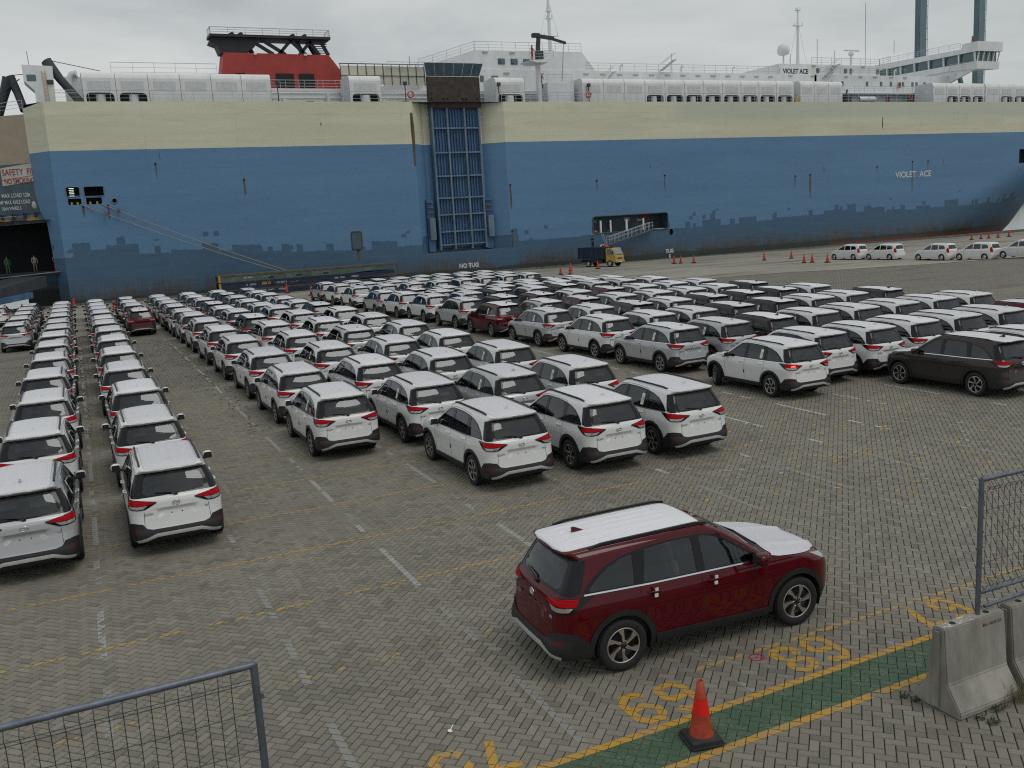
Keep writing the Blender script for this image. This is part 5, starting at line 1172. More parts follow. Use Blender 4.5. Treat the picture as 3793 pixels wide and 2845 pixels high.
# mooring openings and gangway port: dark rooms behind the plating
for (x0, x1, z0, z1) in ((0, 3.7, 9.7, 11.75), (60.2, 72.1, 3.4, 5.8), (4.1, 4.8, 9.7, 10.45), (72.0, 72.8, 2.5, 3.6), (140.8, 144.7, 10, 12.6)):
    y0, y1 = 103.05, 105.2
    v = [(x, y, z) for y in (y0, y1) for x, z in ((x0, z0), (x1, z0), (x1, z1), (x0, z1))]
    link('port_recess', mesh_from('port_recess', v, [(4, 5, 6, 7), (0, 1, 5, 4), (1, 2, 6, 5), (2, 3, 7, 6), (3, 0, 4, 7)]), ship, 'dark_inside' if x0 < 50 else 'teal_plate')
for x in np.linspace(.45, .95, 1): 
    for z in (10.78, 11.0, 11.18, 11.36, 11.52): b = MB(); b.box(.42, .86, 104.6, 104.65, z, z+.035); b.build('tube_lamp', 'tube_light', ship)
for h, w in ((HOLES[0], .05), (HOLES[1], .05), (HOLES[4], .09), (HOLES[6], .07)): MB().tube([(x, 102.98, z) for x, z in h], w, 6, closed=True).build('port_rim', 'ramp_pale' if w != .09 else 'teal_plate', ship)
for x0 in (.4, .95, 2.1, 2.75): b = MB(); b.lathe([(.11, 0), (.09, .12), (.11, .24)], 12, Matrix.Translation((x0+.1, 103.2, 9.86))); b.build('roller', 'fitting_yellow', ship)
for x, w in ((61.55, .20), (63.05, .18), (65.45, .24), (68.05, .22)): b = MB(); b.box(x, x+w, 103.15, 103.35, 3.52, 5.1); b.build('port_stanchion', 'ship_white', ship)
for x, z, w, h, m in ((60.5, 4.85, 1.7, .38, 'sign_white'), (68.9, 5.0, 1.6, .55, 'sign_red'), (66.4, 4.8, .9, .5, 'sign_white'), (68.4, 4.75, .9, .3, 'sign_white')): b = MB(); b.box(x, x+w, 105.12, 105.18, z, z+h); b.build('notice_board', m, ship)
sign_text('HARD HAT AREA', 1.55, .24, 'sign_red', ship, facing(60.58, 105.1, 4.92))
MB().tube([(64.2+.33*math.cos(a), 104.9, 4.45+.33*math.sin(a)) for a in np.linspace(0, 6.28, 16, endpoint=False)], .08, 6, closed=True).build('lifebuoy', 'sign_red', ship)
bm = bmesh.new(); bmesh.ops.create_icosphere(bm, subdivisions=2, radius=.3)
for v in bm.verts: v.co = Vector((v.co.x*1.2+60.95, v.co.y+103.5, v.co.z*.65+3.72))
me = bpy.data.meshes.new('float'); bm.to_mesh(me); bm.free(); link('orange_float', me, ship, 'life_orange')
b = MB(); b.box(69.7, 71.2, 103.0, 103.4, 3.5, 3.62); b.build('port_step', 'ship_white', ship)
# closed shell door, frame
b = MB(); b.box(28.75, 29.85, 102.96, 102.99, 3.6, 5.5, .008); b.build('shell_door', 'teal_plate', ship); MB().tube([(x, 102.97, z) for x, z in rrect(28.7, 29.9, 3.55, 5.55, .22)], .05, 6, closed=True).build('shell_door_frame', 'rust_plate', ship)
# deck plate, back of the ship, far side
link('weather_deck', mesh_from('weather_deck', [(-2.6, 105.3, DECK-.02), (-.82, 103, DECK-.02), (150, 103, DECK-.02), (172, 119, DECK-.02), (150, 135, DECK-.02), (-2.6, 135, DECK-.02)], [(0, 1, 2, 3, 4, 5)]), ship, 'teal_plate')
link('far_hull_side', mesh_from('far_hull_side', [(-6, 135, -3), (150, 135, -3), (150, 135, DECK), (-6, 135, DECK)], [(0, 1, 2, 3)]), ship, 'hull_paint')

# ---- side ramp in its recess
def rec(x, y, z): return (x, y, z)
RV = [(37.1, 103, 2.5), (38.9, 104.7, 2.5), (46.4, 104.7, 2.5), (47.3, 104.0, 2.5), (48.7, 103, 2.5)]; RT = [(x, y, DECK) for x, y, z in RV]
link('ramp_recess', mesh_from('ramp_recess', RV+RT, [(i, i+1, 6+i, 5+i) for i in range(4)]), ship, 'hull_paint')
link('recess_sill', mesh_from('recess_sill', RV, [(0, 4, 3, 2, 1)]), ship, 'ramp_pale')
rampo = link('side_ramp', MB().box(39.65, 45.8, 104.15, 104.5, 3.0, 19.9).mesh('side_ramp'), ship, 'ramp_blue')
for k, x in enumerate(np.linspace(39.95, 45.5, 16)):
    b = MB(); b.prism([(-.11, 104.15), (.11, 104.15), (.06, 103.98), (-.06, 103.98)], 3.2, 19.0, Matrix.Translation((x, 0, 0))); b.build('corrugation', 'ramp_blue', rampo)
for x in (39.75, 41.65, 43.85, 45.70): b = MB(); b.box(x-.10, x+.10, 103.62, 104.15, 2.75, 19.3); b.build('girder', 'ramp_pale' if x in (39.75, 45.70) else 'ramp_pale', rampo)
for z in (3.35, 4.9, 6.9, 8.85, 11.4, 14.1, 16.9):
    for x0, x1 in ((39.86, 41.54), (41.76, 43.74), (43.96, 45.59)): b = MB(); b.box(x0, x1, 103.66, 103.98, z-.08, z+.08); b.build('cross_beam', 'ramp_pale', rampo)
for x in (38.75, 46.35):
    b = MB(); b.box(x-.42, x+.42, 103.9, 104.6, 2.6, 8.7, .03)
    o = b.build('ramp_guide', 'ramp_blue', rampo)
    for z in (7.2, 7.8, 8.4): b = MB(); b.box(x-.40, x+.40, 103.6, 103.9, z-.03, z+.03); b.build('guide_step', 'ramp_pale', rampo)
    b = MB(); b.box(x-.30, x+.45, 103.45, 103.9, 4.0, 6.6, .04); b.build('guide_box', 'ramp_pale', rampo)
link('ramp_flap', MB().box(39.35, 46.05, 103.55, 103.85, 19.15, 22.72, .08).mesh('ramp_flap'), rampo, 'rust_plate')
xs_ = np.linspace(39.4, 46.05, 7)
for k in range(6):
    x0, x1 = xs_[k], xs_[k+1]; f = 1.11; c = (39.4+46.05)/2
    v = [(x0+.03, 103.6, 22.78), (x1-.03, 103.6, 22.78), (c+(x1-c)*f-.03, 103.1, 24.15), (c+(x0-c)*f+.03, 103.1, 24.15)]; v += [(x, y+.10, z) for x, y, z in v]
    link('flap_finger', mesh_from('flap_finger', v, [(0, 1, 2, 3), (7, 6, 5, 4), (0, 4, 5, 1), (1, 5, 6, 2), (2, 6, 7, 3), (3, 7, 4, 0)]), rampo, 'teal_plate')
for x in (39.8, 41.3, 41.8, 43.7, 44.2, 45.6): b = MB(); b.box(x-.14, x+.14, 103.5, 103.56, 20.15, 20.3); b.build('flap_slot', 'hole_dark', rampo)
sign_text('NO TUG', 2.55, .56, 'letter_white', ship, facing(41.62, 102.98, .48), 'lettering', .05); sign_text('TUG', 1.25, .55, 'letter_white', ship, facing(71.4, 102.98, .28), 'lettering', .05)
b = MB(); b.box(71.95, 72.15, 102.975, 102.99, -.75, .12); b.build('tug_mark', 'letter_white', ship)
o = sign_text('VIOLET  ACE', 7.6, .92, 'letter_white', ship, facing(113.3, 0, 8.72), 'lettering', .02)
for v in o.data.vertices: v.co.y = float(hull_y(v.co.x, v.co.z))-.03
# scuppers with rust runs
for x, z, ln, w in ((8.8, 13.6, 1.5, .12), (9.3, 15.15, 1.2, .06), (17.5, 11.7, 1.6, .22), (49.0, 10.0, 2.8, .30), (48.9, 4.5, 2.0, .2), (61.2, 10.1, 1.0, .14), (71.6, 10.4, 2.0, .16), (69.4, 11.9, .6, .06), (93.8, 9.6, 1.6, .2), (96.6, 9.7, 3.2, .34), (99.2, 10.9, .9, .1), (109.6, 10.4, 1.0, .1), (116.9, 11.0, 4.5, .22), (120.2, 11.0, 1.2, .14), (123.6, 11.3, .8, .1), (110.6, 17.6, 1.6, .22), (29.4, 3.4, 1.1, .5), (37.0, 18.6, 6, .5), (26.4, 17.6, .5, .1), (3.8, 9.6, 1.3, .2), (1.5, 9.6, 1.0, .25), (63.0, 3.2, 1.2, .2)):
    y = float(hull_y(x, z))-.02
    b = MB(); k = 6; v = []
    for i in range(k+1):
        u = i/k; ww = 1.5*w*(.35+.5*math.sin(min(1, u*1.6)*1.57))*(1-u*.75); v += [(x-ww/2+.02*math.sin(5*i+x), float(hull_y(x, z-ln*u))-.015, z-ln*u), (x+ww/2+.02*math.sin(7*i+x), float(hull_y(x, z-ln*u))-.015, z-ln*u)]
    link('rust_run', mesh_from('rust_run', v, [(2*i, 2*i+2, 2*i+3, 2*i+1) for i in range(k)]), ship, 'rust_streak')
    if ln > .9 and z < 14: b.lathe([(.10, -.06), (.10, .06), (.0, .06)], 10, Matrix.Translation((x, y-.03, z+.05)) @ Matrix.Rotation(R(90), 4, 'X')); b.build('scupper', 'hole_dark', ship)

# ---- deck edge: rails and vent housings
def railing(name, pts, h=1.1, n_post=None, wires=3, r=.022, parent=ship, m='rail_white'):
    b = MB(); pts = [Vector(p) for p in pts]
    for a, c in zip(pts[:-1], pts[1:]):
        L = (c-a).length; k = max(1, int(L/1.9))
        for i in range(k+1): p = a.lerp(c, i/k); b.bar(p, p+Vector((0, 0, h)), r*1.6)
        for w in range(wires): z = h*(w+1)/wires; b.bar(a+Vector((0, 0, z)), c+Vector((0, 0, z)), r*(2.2 if w == wires-1 else 1.3))
    return b.build(name, m, parent)
railing('deck_railing', [(-.6, 103.15, DECK), (37.2, 103.15, DECK)]); railing('deck_railing', [(48.6, 103.15, DECK), (148, 103.15, DECK)])
def housing(x0, x1, opens, n, left_round=False, dirty=False):
    yf, yb, zt = 104.5, 108.0, 22.93; w = (x1-x0)/n
    prof = [(yf, DECK), (yf, zt-.62), (yf+.08, zt-.30), (yf+.28, zt-.08), (yf+.6, zt), (yb, zt)]
    root = link('vent_housing', MB().box(x0+.05, x1-.05, yf+.55, yb, DECK, zt-.03).mesh('vent_housing'), ship, 'ship_white')
    for i in range(n):
        a, c = x0+i*w+.02, x0+(i+1)*w-.02; has = i in opens; b = MB()
        if has:
            ow = .84*w; oa, oc = (a+c)/2-ow/2, (a+c)/2+ow/2; oz = DECK+1.08; hole = [(oa, DECK), (oc, DECK), (oc, oz-.35), (oc-.12, oz-.1), (oc-.4, oz), (oa+.4, oz), (oa+.12, oz-.1), (oa, oz-.35)]
            front = [[(a, DECK), (oa, DECK), (oa, oz-.35), (oa+.12, oz-.1), (oa+.4, oz), (oa+.4, zt-.62), (a, zt-.62)], [(oa+.4, oz), (oc-.4, oz), (oc-.4, zt-.62), (oa+.4, zt-.62)], [(c, DECK), (c, zt-.62), (oc-.4, zt-.62), (oc-.4, oz), (oc-.12, oz-.1), (oc, oz-.35), (oc, DECK)]]
            for q in front: b.add([(x, yf, z) for x, z in q], [tuple(range(len(q)))] if area(q) > 0 else [tuple(range(len(q)-1, -1, -1))])
            k = len(hole); b.add([(x, yf, z) for x, z in hole]+[(x, yf+.5, z) for x, z in hole], [(j, j+1, k+j+1, k+j) for j in range(1, k-1)])
        else: b.add([(a, yf, DECK), (c, yf, DECK), (c, yf, zt-.62), (a, yf, zt-.62)], [(0, 1, 2, 3)])
        v = [(x, y, z) for y, z in prof[1:] for x in (a, c)]; b.add(v, [(2*j, 2*j+1, 2*j+3, 2*j+2) for j in range(len(prof)-2)], True)
        b.build('housing_front', 'ship_white_dirty', root)
        px, pw = (a+c)/2, .68*w/2; p = MB(); p.box(px-pw, px+pw, yf-.03, yf, DECK+1.28, DECK+2.22, .02); p.build('blanked_panel', 'ship_grey_panel', root)
        if has:
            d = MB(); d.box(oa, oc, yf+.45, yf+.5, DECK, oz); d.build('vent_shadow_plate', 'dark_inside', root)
            d = MB(); d.lathe([(ow*.19, 0), (ow*.19, .97)], 18, Matrix.Translation(((oa+oc)/2+.05, yf+.62, DECK))); d.build('vent_drum', 'ship_white', root)
    for x, s in ((x0, -1), (x1, 1)):
        v = [(x, y, z) for y, z in prof]+[(x, yb, DECK)]; k = len(v); link('housing_end', mesh_from('housing_end', v, [tuple(range(k-1, -1, -1)) if s > 0 else tuple(range(k))]), root, 'ship_white')
housing(2.94, 21.69, (0, 1), 6); housing(30.4, 34.15, (0,), 1); housing(48.5, 52.45, (0,), 1); housing(60.55, 95.05, tuple(range(3, 11)), 11); housing(96.2, 104.2, (), 3); housing(122.8, 134.3, (1, 2, 3), 4); housing(134.5, 148, (1, 2, 3), 4)
# ---- houses
def wbox(name, x0, x1, y0, y1, z0, z1, m='ship_white', parent=ship, bev=.04): return MB().box(x0, x1, y0, y1, z0, z1, bev).build(name, m, parent)
hb = wbox('deck_house', 40.7, 104.5, 110, 128, DECK-.02, 24.75)
wbox('lower_house_wall', 22, 104, 108.6, 110.02, DECK-.02, 21.9, 'ship_white_dirty', hb); wbox('upper_house', 104, 133, 110, 128, DECK-.02, 24.75, 'ship_white', ship); uh = wbox('bridge_deck_house', 97.6, 118, 110.5, 127, 24.7, 26.3, 'ship_white', ship)
poly = [(40.9, 24.75), (48.5, 27.05), (64.0, 27.15), (66, 24.75)]; b = MB(); b.prism(poly, -126, -110.2, XZ); ah = b.build('engine_casing_house', 'ship_white', ship)
for x0 in (51.7, 53.5, 55.3): b = MB(); b.box(x0, x0+.98, 110.12, 110.22, 25.38, 26.1, .03); b.build('window', 'ship_window', ah)
for x0 in (50.6, 49.0): b = MB(); b.box(x0, x0+.9 if x0 > 50 else x0+.5, 109.93, 110.02, 23.2, 23.95, .03); b.build('window', 'ship_window', hb)
for x0 in np.arange(64, 96, 2.6): b = MB(); b.box(x0, x0+.8, 109.9, 110.02, 24.25, 24.4); b.build('wall_lamp', 'lamp_cream', hb)
for x0 in np.arange(67, 96, 3.7): b = MB(); b.box(x0, x0+.7, 109.94, 110.02, 23.0, 23.6, .02); b.build('window', 'ship_window', hb)
for x0 in (49.6, 53.4, 57.0): b = MB(); b.box(x0, x0+.75, 110.05, 110.22, 26.75, 26.9); b.build('wall_lamp', 'lamp_cream', ah)
for x0 in (52.3, 57.2): b = MB(); b.box(x0, x0+.8, 109.85, 110.02, 24.2, 24.35); b.build('wall_lamp', 'lamp_cream', hb)
railing('house_railing', [(41.0, 110.3, 24.75), (48.6, 110.3, 27.05), (64, 110.3, 27.15)], 1.05); railing('house_railing', [(64.5, 110.2, 24.75), (97.4, 110.2, 24.75)], 1.05); railing('house_railing', [(104, 110.6, 26.3), (118, 110.6, 26.3), (124, 114, 27.5)], 1.0); railing('house_railing', [(36.5, 108.8, 24.2), (48, 108.8, 24.2)], 1.0)
# windows, lamps and doors of the accommodation
for x0 in (104.9, 107.6, 110.5, 111.6, 117.2, 118): b = MB(); b.box(x0, x0+.5, 110.35 if x0 < 118 else 109.95, 110.52 if x0 < 118 else 110.0, 25.1, 25.75, .02); b.build('window', 'ship_window', uh)
for x0 in (107.2, 109.4, 114.5, 117.5, 119.6, 122.2, 124.3, 125.2, 127): b = MB(); b.box(x0, x0+.45, 109.93, 110.02, 23.1, 23.8, .02); b.build('window', 'ship_window', ship)
for x0 in (99, 103.3, 106, 110, 113, 116, 119.5, 122.5): b = MB(); b.box(x0, x0+.75, 109.86, 110.02, 24.45, 24.58); b.build('wall_lamp', 'lamp_cream', ship)
for x0 in (104, 108, 114): b = MB(); b.box(x0, x0+.75, 110.35, 110.52, 26.05, 26.18); b.build('wall_lamp', 'lamp_cream', uh)
for x0, z0 in ((121.2, 22.9), (118.8, 20.7)): b = MB(); b.box(x0, x0+.4, 109.6, 109.8, z0, z0+.8, .03); b.build('fire_box', 'sign_red', ship)
wbox('name_board', 97.7, 103.6, 110.3, 110.49, 24.75, 25.68, 'ship_white', uh, .01); sign_text('VIOLET ACE', 4.9, .72, 'ship_black', uh, facing(98.2, 110.29, 24.86), 'lettering', .03)
railing('accommodation_railing', [(104.5, 108.5, 21.9), (131, 108.5, 21.9)], 1.0); wbox('accommodation_walkway', 104.3, 131.5, 108.3, 110.1, 21.75, 21.9); railing('accommodation_railing', [(104.5, 109.2, 24.75), (122, 109.2, 24.75)], .9)
for (x0, z0, x1, z1, y) in ((105.6, 24.2, 108.4, 26.2, 109.9), (64.6, 21.5, 67.2, 24.2, 107.9), (76.0, 24.8, 78.3, 26.3, 109.8)):
    b = MB()
    for yy in (y, y-.7): b.bar((x0, yy, z0), (x1, yy, z1), .06, .16); b.bar((x0, yy, z0+.9), (x1, yy, z1+.9), .05)
    for k in range(7): u = k/6; b.box(x0+(x1-x0)*u-.12, x0+(x1-x0)*u+.12, y-.7, y, z0+(z1-z0)*u-.02, z0+(z1-z0)*u+.02)
    b.build('stairs', 'rail_white', ship)
wbox('deck_locker', 56.2, 60.0, 105.6, 107.6, DECK, 22.5, 'ship_white', ship); railing('locker_railing', [(56.3, 105.8, 22.5), (59.9, 105.8, 22.5)], 1.0)
# screen of cream panels
sc = wbox('screen_wall', 30.8, 41.2, 109.0, 109.08, 22.6, 24.7, 'screen_cream', ship, 0)
for x0 in np.arange(30.8, 41.3, 1.04): b = MB(); b.bar((x0, 108.95, 22.5), (x0, 108.95, 24.95), .07); b.build('screen_post', 'arm_grey', sc)
b = MB(); b.bar((30.7, 108.93, 24.93), (41.3, 108.93, 24.93), .09); b.bar((30.7, 108.93, 23.6), (41.3, 108.93, 23.6), .06); b.build('screen_rail', 'arm_grey', sc)
railing('walkway_railing', [(22, 108.3, 21.9), (37, 108.3, 21.9)], 1.0)
b = MB()
for z in (20.5, 21.0, 21.5): b.tube([(22.5, 108.5, z), (60, 108.5, z)], .05, 6)
b.build('pipe_run', 'ship_white_dirty', hb)
for k, x0 in enumerate((23.5, 26.2, 28.6, 35.2, 37.6, 43.6, 45.4, 53.6, 61.6, 97.5)):
    b = MB(); b.box(x0, x0+(.5, .9, .35)[k % 3], 107.6, 108.4, DECK, DECK+(.9, .7, 1.5)[k % 3], .05); b.build('deck_fitting', ('ship_white', 'arm_grey', 'ship_white_dirty')[k % 3], ship)
for x0 in (70, 80, 89, 99, 112, 121): b = MB(); b.tube([(x0, 110.4, 24.7), (x0, 110.4, 25.5), (x0+.25, 110.4, 25.7), (x0+.4, 110.4, 25.5)], .10, 8); b.build('gooseneck_vent', 'ship_white', ship)
# ---- funnel
fb_ = [(17.6, DECK), (17.6, 23.0), (18.3, 26.44), (30.4, 26.4), (33.4, 22.4), (33.4, DECK)]; b = MB(); b.prism(fb_, -115, -112, XZ); fun = b.build('funnel', 'funnel_red', ship)
wbox('funnel_plinth', 16.5, 34.5, 111, 124.5, DECK-.02, 22.4, 'ship_white_dirty', fun)
bl = [(18.0, 26.42), (17.7, 27.3), (16.9, 27.6), (17.3, 28.38), (30.6, 28.2), (30.55, 28.0), (22.4, 28.05), (21.9, 27.2), (20.8, 26.42)]; b = MB(); b.prism(bl, -114.5, -112.2, XZ); b.build('funnel_top', 'ship_black', fun)
b = MB(); b.box(16.9, 30.7, 111.6, 114.2, 28.1, 28.38); b.build('funnel_platform', 'ship_black', fun)
b = MB()
for a, c in (((21.2, 28.1), (24.0, 26.4)), ((22.6, 28.1), (25.4, 26.4)), ((24.6, 26.4), (26.2, 28.1)), ((27.8, 26.4), (26.0, 28.1)), ((27.0, 26.4), (28.6, 28.1)), ((29.4, 26.4), (28.2, 28.1)), ((29.6, 28.1), (30.5, 26.4))): b.bar((a[0], 112.4, a[1]), (c[0], 112.4, c[1]), .32, .36)
b.build('funnel_braces', 'ship_black', fun)
for x0 in (19.6, 20.6, 26.6, 28.0): b = MB(); b.tube([(x0+1.3, 113.4, 26.3), (x0+.2, 113.4, 28.4), (x0-.05, 113.4, 28.9)], .30, 12); b.build('exhaust_pipe', 'ship_black', fun)
b = MB()
for k in range(6): b.box(28.7, 30.3, 112.2, 112.3, 26.6+k*.25, 26.68+k*.25)
b.build('louvres', 'ship_black', fun)
for x0, x1 in ((23.9, 26.0), (26.6, 28.4), (19.4, 20.4)): b = MB(); b.box(x0, x1, 111.9, 112.02, 22.6, 24.2); b.build('louvre_door', 'seam', fun)
for x0 in (21.6, 27.4): b = MB(); b.box(x0, x0+.35, 111.7, 112.0, 26.2, 26.45, .05); b.build('flood_lamp', 'ship_white', fun)
railing('funnel_railing', [(30.6, 114, 28.38), (30.6, 111.7, 28.38), (17.0, 111.7, 28.38), (17.0, 114, 28.38)], .75, r=.03, parent=fun); railing('funnel_deck_railing', [(22.0, 111.4, 22.4), (33, 111.4, 22.4)], 1.0, parent=fun)
railing('aft_house_railing', [(6.1, 109.9, 23.3), (17, 109.9, 23.3)], 1.5); wbox('aft_house', 1.5, 16.5, 110, 120, DECK, 23.3); b = MB(); b.tube([(1.9, 110, DECK), (1.9, 110, 22.9), (2.2, 110, 23.5), (2.7, 109.8, 23.6)], .35, 12); b.build('deck_vent', 'ship_white', ship)
# ---- stern gear
cabp = [(-2.25, 22.2), (-2.25, 23.75), (.5, 23.65), (.35, DECK), (-1.4, DECK), (-1.4, 21.3)]; b = MB(); b.prism(cabp, -108.5, -106, XZ); cb_ = b.build('ramp_control_cabin', 'ship_white', ship)
b = MB(); b.box(-1.95, -1.12, 105.95, 106.02, 22.2, 22.8, .02); b.build('window', 'ship_window', cb_); b = MB(); b.box(-.2, .4, 105.8, 106, 21.9, 22.3, .04); b.build('flood_lamp', 'lamp_housing_dark', cb_)
b = MB(); b.bar((-.45, 105.9, DECK), (-.55, 105.9, 23.2), .05); b.bar((-.15, 105.9, DECK), (-.25, 105.9, 23.2), .05)
for k in range(9): b.bar((-.47, 105.9, 20.1+k*.35), (-.17, 105.9, 20.1+k*.35), .04)
b.build('ladder', 'fitting_yellow', cb_); MB().tube([(-1.6, 107, 23.7), (-1.65, 107, 25.2)], .05, 6).build('whip_aerial', 'rail_white', cb_)
for pts, ws in (([(0.0, 107, 24.3), (1.1, 106.6, 22.4), (2.6, 106, 20.2), (2.7, 106, DECK)], .42), ([(-3.5, 107.4, 22.8), (-3.0, 107.2, 21.3), (-2.7, 106.8, 20.0), (-2.6, 106.5, 19.4)], .38), ([(-3.6, 107.4, 22.7), (-4.4, 107.6, 20.6), (-5.2, 107.6, 18.5)], .42)):
    MB().tube(pts, [ws*1.3]+[ws]*(len(pts)-1), 8).build('ramp_hoist_arm', 'arm_grey', ship)
MB().tube([(0.1, 107, 24.4), (4.9, 107, 23.4)], .035, 5).build('hoist_wire', 'arm_grey', ship); MB().tube([(-3.5, 107.3, 22.9), (-1.2, 106.4, 23.0)], .035, 5).build('hoist_wire', 'arm_grey', ship); MB().tube([(-6, 107, 20.0), (-2.6, 106.2, 22.4)], .05, 5).build('hoist_wire', 'arm_grey', ship)
railing('stern_railing', [(-2.7, 105.6, 19.3), (-9, 108.1, 18.6)], 1.0); railing('stern_railing', [(.3, 104.6, DECK), (3, 104.6, DECK)], 1.1)
# ---- crane platform, masts, dome, radar, bridge
b = MB(); b.tube([(55.2, 106, DECK), (55.2, 106, 25.0)], .33, 14); b.tube([(55.2, 106, 20.6), (54.6, 105.7, DECK)], .06, 6); b.tube([(55.2, 106, 20.6), (55.9, 105.7, DECK)], .06, 6); crn = b.build('crane_pedestal', 'ship_white', ship)
b = MB(); b.prism([(53.3, 24.95), (56.9, 25.2), (56.0, 24.75), (54.4, 24.7)], -107.4, -104.6, XZ); b.build('crane_platform', 'ship_white', crn); railing('platform_railing', [(53.4, 104.7, 25.0), (56.8, 104.7, 25.2)], 1.0, parent=crn)
b = MB(); b.tube([(55.25, 106, 25.1), (55.35, 106, 26.9), (55.5, 106, 28.0)], [.34, .30, .28], 8); b.box(54.6, 55.6, 105.7, 106.3, 27.9, 28.4, .06); b.box(55.0, 55.9, 105.6, 106.3, 25.2, 26.3, .05); b.build('crane_column', 'arm_grey', crn)
b = MB(); b.bar((55.3, 106, 28.1), (57.6, 106, 27.85), .34, .42); b.bar((57.4, 106, 27.8), (59.3, 106, 27.35), .24, .30); b.build('crane_jib', 'arm_grey', crn); MB().tube([(59.0, 106, 27.3), (58.6, 106, 23.4), (58.5, 106, 22.6)], .03, 5).build('crane_hook_line', 'arm_grey', crn)
def mast(name, x, y, z0, z1, r0, arms, parent=ship):
    b = MB(); b.tube([(x, y, z0), (x, y, (z0+z1)/2), (x, y, z1)], [r0, r0*.7, r0*.4], 8)
    for z, w in arms: b.bar((x-w, y, z), (x+w, y, z), .10); b.box(x-w*.7, x+w*.7, y-.3, y+.3, z-.06, z); b.bar((x+w*.9, y, z), (x+w*.9, y, z+.5), .08); b.bar((x-w*.6, y, z), (x-w*.6, y, z+.35), .1)
    for s in (-1, 1): b.tube([(x, y, z0+(z1-z0)*.75), (x+s*(z1-z0)*.22, y, z0)], .025, 4)
    return b.build(name, 'ship_white', parent)
mast('radio_mast', 60.3, 112, 24.7, 37, .32, ((29.4, 1.3), (31.6, .5), (32.5, .35))); mast('signal_mast', 102.65, 112, 26.2, 34.7, .26, ((32.1, 1.0), (34.3, .5)))
b = MB(); b.lathe([(0, .95), (.45, .88), (.78, .6), (.90, .1), (.86, -.5), (.55, -.72), (.12, -.75), (.12, -2.6)], 18, Matrix.Translation((99.85, 112, 28.5))); b.build('radar_dome', 'ship_white', ship)
b = MB(); b.bar((113.4, 112, 26.3), (113.4, 112, 28.4), .25); b.box(113.0, 113.8, 111.7, 112.3, 28.0, 28.5, .1); b.box(111.9, 115.0, 111.8, 112.1, 28.65, 28.85, .05); b.build('radar_scanner', 'ship_white', ship)
for x, z0, z1 in ((101.2, 26, 28), (106.5, 26.3, 30.3), (110.0, 26.3, 28.7), (116.4, 26.3, 36.0), (79.6, 24.9, 27.6), (39.6, 24.6, 26.0), (122.6, 28.5, 30.5)): MB().tube([(x, 112 if x > 60 else 109.5, z0), (x, 112 if x > 60 else 109.5, z1)], .05, 6).build('aerial', 'rail_white', ship)
bp_ = [(104.5, 25.1), (104.5, 28.3), (132, 29.0), (132, 25.6), (108.5, 25.6)]
bmq = MB(); bmq.prism([(104.5, 25.1), (104.5, 26.25), (130, 26.9), (130, 25.6), (110, 25.55)], 132.4, 137.5, Matrix(((0, 0, 1, 0), (1, 0, 0, 0), (0, 1, 0, 0), (0, 0, 0, 1)))); brg = bmq.build('bridge', 'ship_white', ship)
bmq = MB(); bmq.prism([(104.2, 27.75), (104.2, 29.2), (107, 29.25), (107.2, 28.5), (130, 29.2), (130, 28.15)], 132.1, 137.8, Matrix(((0, 0, 1, 0), (1, 0, 0, 0), (0, 1, 0, 0), (0, 0, 0, 1)))); bmq.build('bridge_roof', 'ship_white', brg)
b = MB(); b.box(132.75, 137.2, 104.85, 129.8, 25.8, 28.4); b.build('bridge_inside', 'ship_window', brg)
for y in np.arange(105.0, 124, 2.9): b = MB(); b.bar((132.55, y, 26.1), (132.35, y, 28.3), .28, .2); b.build('window_post', 'ship_white', brg)
for x in np.linspace(132.6, 137.3, 5): b = MB(); b.bar((x, 104.75, 26.0), (x+.3, 104.55, 27.9), .14); b.build('window_post', 'ship_white', brg)
br_ = [(105, 25.15), (110.5, 25.6), (118, 25.6), (118, 22.6), (112, 23.0)]; bmq = MB(); bmq.prism(br_, 132.6, 133.0, Matrix(((0, 0, 1, 0), (1, 0, 0, 0), (0, 1, 0, 0), (0, 0, 0, 1)))); bmq.build('wing_bracket', 'ship_white', brg)
for y, z, r_ in ((108.6, 24.75, .28), (110.2, 24.6, .36), (112.0, 24.4, .42)): b = MB(); b.lathe([(0, 0), (r_, 0)], 16, Matrix.Translation((132.57, y, z)) @ Matrix.Rotation(R(-90), 4, 'Y')); b.build('bracket_hole', 'ship_grey_panel', brg)
railing('bridge_railing', [(132.2, 107.5, 28.6), (132.2, 124, 29.0)], .9, parent=brg); railing('wing_railing', [(131.8, 104.4, 25.3), (132.2, 109.5, 25.6)], .9, parent=brg)
MB().tube([(133, 106, 29.2), (133.1, 106, 30.3)], .12, 8).build('signal_lamp', 'sign_red', brg)
# lifebuoys, floodlights, small deck gear
for x, z in ((37.3, 20.7), (60.9, 20.75), (117.0, 20.6)): MB().tube([(x+.34*math.cos(a), 103.6, z+.34*math.sin(a)) for a in np.linspace(0, 6.28, 16, endpoint=False)], .09, 6, closed=True).build('lifebuoy', 'life_orange', ship)
for x in (48.8, 36.9, 61.3, 22.3): b = MB(); b.bar((x, 104.2, DECK), (x, 104.2, 22.0), .10); b.box(x-.22, x+.22, 104.0, 104.3, 21.8, 22.2, .03); b.build('flood_lamp', 'lamp_housing_dark', ship)
b = MB(); b.box(104.5, 105.8, 104.2, 105.4, DECK, 21.0, .1); b.tube([(105.2, 104.8, 21), (105.4, 104.8, 21.8)], .12, 8); b.build('mooring_winch', 'arm_grey', ship); b = MB(); b.lathe([(.4, -1.6), (.42, 1.6), (0, 1.62)], 14, Matrix.Translation((109.0, 104.6, 20.4)) @ Matrix.Rotation(R(90), 4, 'Y')); b.build('life_raft', 'ship_white', ship)
